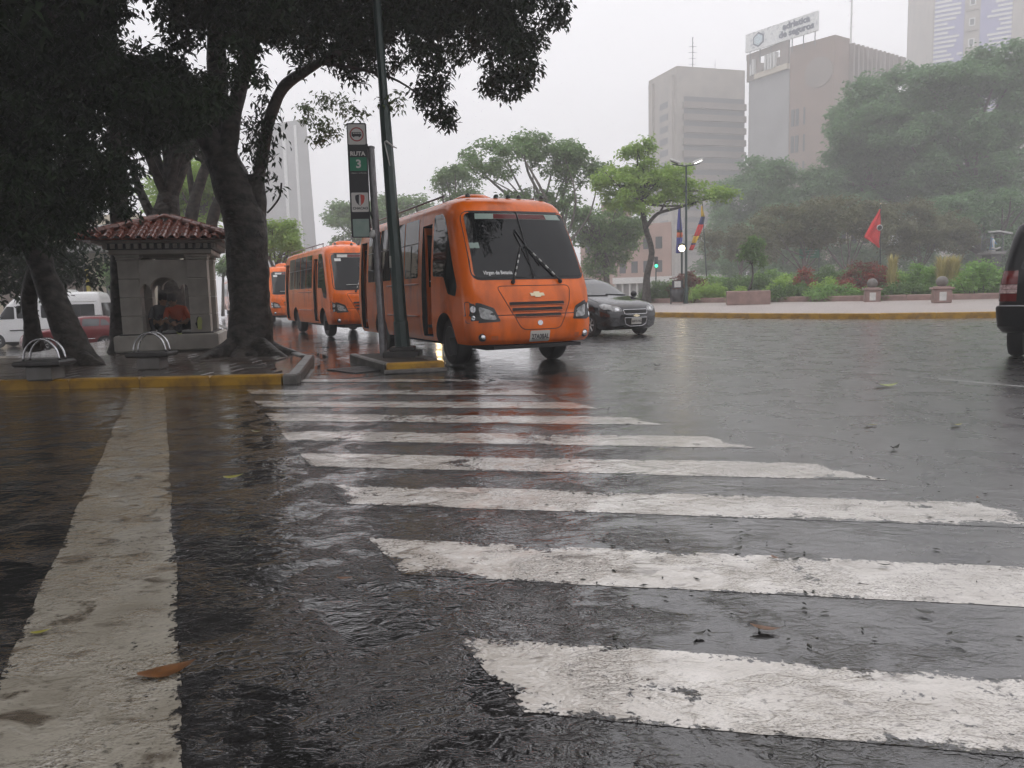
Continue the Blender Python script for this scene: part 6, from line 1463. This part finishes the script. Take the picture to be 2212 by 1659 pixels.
# flags
def flag(name, label, u0, vtop, vbot, Y, plan, pole, bands):
    """limp cloth; plan(t,s)->(x offset, width) along its drop"""
    b0 = A(pole[0], pole[2], Y); b0.z = .4; t = empty(name, b0, 0, label, 'flag', 'flags over the plaza'); tp = A(pole[1], vtop, Y)
    MB().tube([(0, 0, 0), tp - b0 + Vector((0, 0, .3))], [.055, .03], 8).build('pole', 'post_green', t)
    MB().lathe([(.001, -.06), (.06, 0), (.001, .06)], n=8).build('finial', 'gold_emblem', t, True, loc=tuple(tp - b0 + Vector((0, 0, .36))))
    H_ = tp.z - A(u0, vbot, Y).z; n, m_ = 36, 8
    for (t0, t1, mat, nm) in bands:
        mb = MB(); vs = []
        ts = np.linspace(t0, t1, max(3, int((t1 - t0) * n)))
        for tt in ts:
            x0, w_ = plan(tt)
            for k in range(m_ + 1):
                s = k / m_; vs.append((tp.x - b0.x + x0 + w_ * s, .10 * math.sin(s * 9 + tt * 5) * (.3 + tt), tp.z - b0.z - H_ * tt + .12 * s * 0))
        r_ = len(ts); f = [(i * (m_ + 1) + k, i * (m_ + 1) + k + 1, (i + 1) * (m_ + 1) + k + 1, (i + 1) * (m_ + 1) + k) for i in range(r_ - 1) for k in range(m_)]
        mb.add(vs, f); o = mb.build(nm, mat, t, True); md = o.modifiers.new('thick', 'SOLIDIFY'); md.thickness = .015
    return t
flag('blue_flag', 'limp dark blue flag with an orange mark, left of the street lamp', 1470, 447, 547, 58, lambda t: (-.15 - .22 * t, .12 + .32 * min(1, t * 1.6)), (1473, 1470, 600), [(0, .5, 'flag_blue', 'flag_cloth'), (.5, .55, 'flag_black', 'flag_mark'), (.55, .66, 'flag_orange', 'flag_mark'), (.66, 1, 'flag_blue', 'flag_cloth')])
flag('tricolour_flag', 'limp yellow, blue and red flag on the leaning pole right of the street lamp', 1512, 445, 540, 58, lambda t: (-.08 - max(0, t - .25) * 1.25, .10 + .38 * min(1, t * 2) - .12 * t), (1529, 1517, 603), [(0, .24, 'flag_yellow', 'flag_cloth'), (.24, .42, 'flag_navy', 'flag_cloth'), (.42, .68, 'flag_red', 'flag_cloth'), (.68, .84, 'flag_yellow', 'flag_cloth'), (.84, .88, 'flag_navy', 'flag_cloth'), (.88, 1, 'flag_red', 'flag_cloth')])
def redplan(t):
    if t < .72: w_ = .06 + 1.0 * t / .72
    else: w_ = 1.06 - 1.02 * (t - .72) / .28
    return (-w_, w_)
fl = flag('red_flag', 'bright red flag hanging in a triangle above the wine-red shrubs', 1902, 452, 535, 52, redplan, (1902, 1902, 600), [(0, 1, 'flag_red', 'flag_cloth')])
mb = MB(); q = A(1902, 452, 52); q0 = A(1902, 600, 52)
mb.lathe([(.20, 0), (.20, .012), (.15, .014)], n=20, axis='y'); mb.build('emblem_ring', 'off_white', fl, True, loc=(-.21, -.13, A(1898, 492, 52).z - .4)); MB().lathe([(.15, 0), (.15, .012)], n=20, axis='y').build('emblem', 'flag_black', fl, loc=(-.21, -.135, A(1898, 492, 52).z - .4))
# green street sign
p = A(1768, 620, 62); p.z = .4; t = empty('street_sign', p, R(-10), 'green street sign board standing behind the hedges', 'sign'); zs_ = zat(1750, 547, 62)
MB().tube([(0, 0, 0), (0, 0, zs_ + .5)], .05, 8).build('post', 'post_green', t); MB().box((-.75, -.07, zs_ - .4), (1.5, .04, .75)).build('board', 'sign_green', t)
for k in range(3): MB().box((-.75, -.094, zs_ - .2 - .2 * k), (1.15 - .2 * k, .004, .06)).build('lettering_line', 'sign_pale', t)
# statue in a glass case with lamp arms
Yv = 60; p = A(2140, 600, Yv); p.z = .4; zb_ = zat(2140, 545, Yv); zt_ = zat(2140, 498, Yv)
t = empty('statue_shrine', p, R(12), 'blue-robed statue in a glass case on a column above the big green bush', 'statue'); h = zt_ - zb_
MB().box((0, 0, (zb_ - .4) / 2 - .1), (.9, .9, zb_ - .55), bev=.04).build('column', 'concrete_dark', t); MB().box((0, 0, zb_ - .5), (1.4, 1.2, .18), bev=.04).build('ledge', 'concrete', t)
zb2 = zb_ - .4
MB().box((0, 0, zb2 + .10), (.34, .34, .16), bev=.03).build('statue_base', 'statue_white', t)
MB().lathe([(.17, .18), (.19, .25), (.15, .55), (.12, .72), (.14, .86), (.10, .96), (.045, 1.0)], n=16).build('robe', 'statue_blue', t, True, loc=(0, 0, zb2))
MB().lathe([(.09, .2), (.09, .7), (.10, .9), (.03, .99)], n=12).build('tunic', 'statue_white', t, True, loc=(0, -.09, zb2)); MB().lathe([(.001, -.09), (.06, -.05), (.075, .01), (.06, .07), (.001, .10)], n=12).build('head', 'statue_skin', t, True, loc=(0, -.01, zb2 + 1.08)); MB().lathe([(.11, -.12), (.10, 0), (.085, .06), (.001, .12)], n=12, caps=False).build('veil', 'statue_blue', t, True, loc=(0, .03, zb2 + 1.08))
for sx in (-1, 1): MB().tube([(sx * .11, -.02, zb2 + .88), (sx * .2, -.1, zb2 + .68), (sx * .27, -.18, zb2 + .58)], [.05, .04, .02], 7).build('arm', 'statue_blue', t, True)
gw = 1.05
for sx in (-1, 1): MB().box((sx * gw / 2, 0, zb2 + h * .45), (.02, .9, h * .9)).build('glass_pane', 'clear_glass', t)
MB().box((0, .46, zb2 + h * .45), (gw, .02, h * .9)).build('glass_pane', 'clear_glass', t)
MB().box((0, 0, zb2 + h * .93), (gw + .18, 1.05, .12)).build('case_roof', 'off_white', t, rot=(0, R(9), 0))
for sx in (-1, 1):
    for sy in (-1, 1): MB().box((sx * gw / 2, sy * .47, zb2 + h * .45), (.035, .035, h * .9)).build('case_post', 'galvanised', t)
    MB().tube([(0, -.3, zb_ - .38), (sx * 1.0, -.35, zb_ - .36)], .03, 6).build('lamp_arm', 'galvanised', t); MB().box((sx * 1.15, -.36, zb_ - .33), (.42, .2, .08)).build('floodlight', 'off_white', t, rot=(0, R(-18 * sx), 0))
# traffic light beyond
p = A(1417, 640, 72); p.z = .1; zg = zat(1417, 577, 72); t = empty('traffic_light', p, 0, 'green traffic light shining beyond the lime-green tree trunk', 'traffic light')
MB().tube([(0, 0, 0), (0, 0, zg + .2)], .06, 8).build('post', 'post_green', t); MB().box((0, -.08, zg + .35), (.34, .2, 1.0), bev=.04).build('housing', 'black_rubber', t)
MB().lathe([(.15, 0), (.14, .03), (.001, .06)], n=14, axis='y', caps=False).build('green_lens', 'traffic_green', t, True, loc=(0, -.23, zg), rot=(0, 0, math.pi))
for dz in (.33, .66): MB().lathe([(.12, 0), (.001, .04)], n=12, axis='y', caps=False).build('dark_lens', 'glass_dark', t, True, loc=(0, -.2, zg + dz), rot=(0, 0, math.pi))
# yellow post behind the kiosk
p = G(466, 716, ZP); t = empty('marker_post', (p.x, p.y, ZP), 0, 'short yellow and white marker post behind the right side of the kiosk', 'marker post')
MB().lathe([(.10, 0), (.095, .38)], n=12).build('post', 'b_yellow', t, True); MB().lathe([(.12, .38), (.12, .46), (.001, .48)], n=12, caps=False).build('cap', 'off_white', t, True)
for z in (.1, .22): MB().lathe([(.102, z), (.101, z + .04)], n=12).build('band', 'off_white', t)
# ================================================================ litter on the wet road
def leaf_me(mat, L_, W_, curl):
    vs = []; fs = []; n = 7
    for i in range(n):
        t = i / (n - 1); w_ = W_ * math.sin(math.pi * min(.97, max(.04, t)) ** .85); z = curl * (t - .5) ** 2 * 4 * L_
        vs += [(t * L_ - L_ / 2, -w_, z + curl * w_), (t * L_ - L_ / 2, 0, z), (t * L_ - L_ / 2, w_, z + curl * w_)]
    for i in range(n - 1):
        for k in (0, 1): a = i * 3 + k; fs.append((a, a + 1, a + 4, a + 3))
    mb = MB(); mb.add(vs, fs); me = mb.mesh('fallen_leaf', mat, True); return me
LG = 'fallen leaves on the wet road'
def leaf(u, v, mat, L_, rz, label, curl=.1, W_=None):
    p = G(u, v); o = link('fallen_leaf', leaf_me(mat, L_, W_ or L_ * .2, curl), None, (p.x, p.y, .012), (random.uniform(-.1, .1), random.uniform(-.1, .1), rz)); tag(o, label, 'leaf', LG)
leaf(362, 1458, 'leaf_brown', .17, R(32), 'long brown leaf stuck to the thick stop line')
leaf(1912, 836, 'leaf_greenish', .30, R(8), 'big yellow-green leaf on the road left of the black vehicle', .15)
leaf(1653, 1365, 'leaf_brown', .10, R(-15), 'small tan leaf between the two nearest crosswalk stripes at right')
leaf(505, 1034, 'leaf_yellow', .13, R(10), 'yellow leaf on dark asphalt between stop line and crosswalk')
leaf(745, 1255, 'leaf_brown', .07, R(10), 'small ochre leaf on the asphalt left of the second near stripe')
leaf(1880, 921, 'leaf_yellow', .12, R(0), 'small yellow leaf on the grey wet road at right')
leaf(2390 / 1.157, 921, 'leaf_yellow', .12, R(20), 'small upright yellow leaf near the right edge')
leaf(556, 935, 'leaf_yellow', .10, R(0), 'tiny yellow leaf left of the middle stripes')
leaf(1933, 972, 'leaf_dark', .10, R(30), 'dark curled leaf right of the middle of the wet road', .25)
leaf(1420, 793, 'leaf_dark', .14, R(30), 'dark curled leaf on the road below the sedan', .3)
leaf(90, 1372, 'leaf_yellow', .07, R(15), 'small yellow leaf left of the thick stop line')
rl = random.Random(9)
k = 0
while k < 30:
    u, v = rl.uniform(1250, 2190), rl.uniform(760, 1400)
    if v > 1150 and u < 1500: continue
    leaf(u, v, rl.choice(('leaf_dark', 'leaf_dark', 'leaf_dark', 'leaf_brown')), rl.uniform(.03, .065), rl.uniform(0, 6.3), 'small dark leaf or twig scrap among those strewn on the wet road', .12); k += 1
# soaked specks of leaf and twig strewn over the crown of the road
mb = MB(); rs = random.Random(31)
for k in range(190):
    u = rs.uniform(1180, 2212); v = 760 + 640 * rs.random() ** 1.3; p = G(u, v)
    if mnoise.noise(Vector((p.x * .6, p.y * .6, 3))) < -.05 and rs.random() < .7: continue
    L_ = rs.uniform(.006, .022); a = rs.uniform(0, 6.3); wv_ = L_ * rs.uniform(.2, .5); h = rs.uniform(.005, .009); c_, s_ = math.cos(a), math.sin(a)
    q4 = [(-L_, 0, .006), (0, -wv_, h), (L_, 0, .007), (0, wv_, h * .8)]
    mb.add([(p.x + x * c_ - y * s_, p.y + x * s_ + y * c_, z) for x, y, z in q4] + [(p.x, p.y, h + .004)], [(0, 1, 4), (1, 2, 4), (2, 3, 4), (3, 0, 4)])
tag(mb.build('leaf_litter', 'leaf_dark'), 'dark specks of soaked leaf and twig strewn over the wet road', 'leaf litter', None, 'stuff')

# ================================================================ rain haze
m = bpy.data.materials.new('haze_air'); m.use_nodes = True; nt = m.node_tree; nt.nodes.clear()
o = nt.nodes.new('ShaderNodeOutputMaterial'); pv = nt.nodes.new('ShaderNodeVolumePrincipled')
pv.inputs['Color'].default_value = (.995, .995, .998, 1); pv.inputs['Density'].default_value = .0029; pv.inputs['Anisotropy'].default_value = 0.0
nt.links.new(pv.outputs[0], o.inputs['Volume'])
hz = MB().box((0, 0, 50), (1004, 1004, 104)).build('haze', m)
tag(hz, 'pale grey rain haze filling the air between the camera and the far towers', 'haze', None, 'stuff')
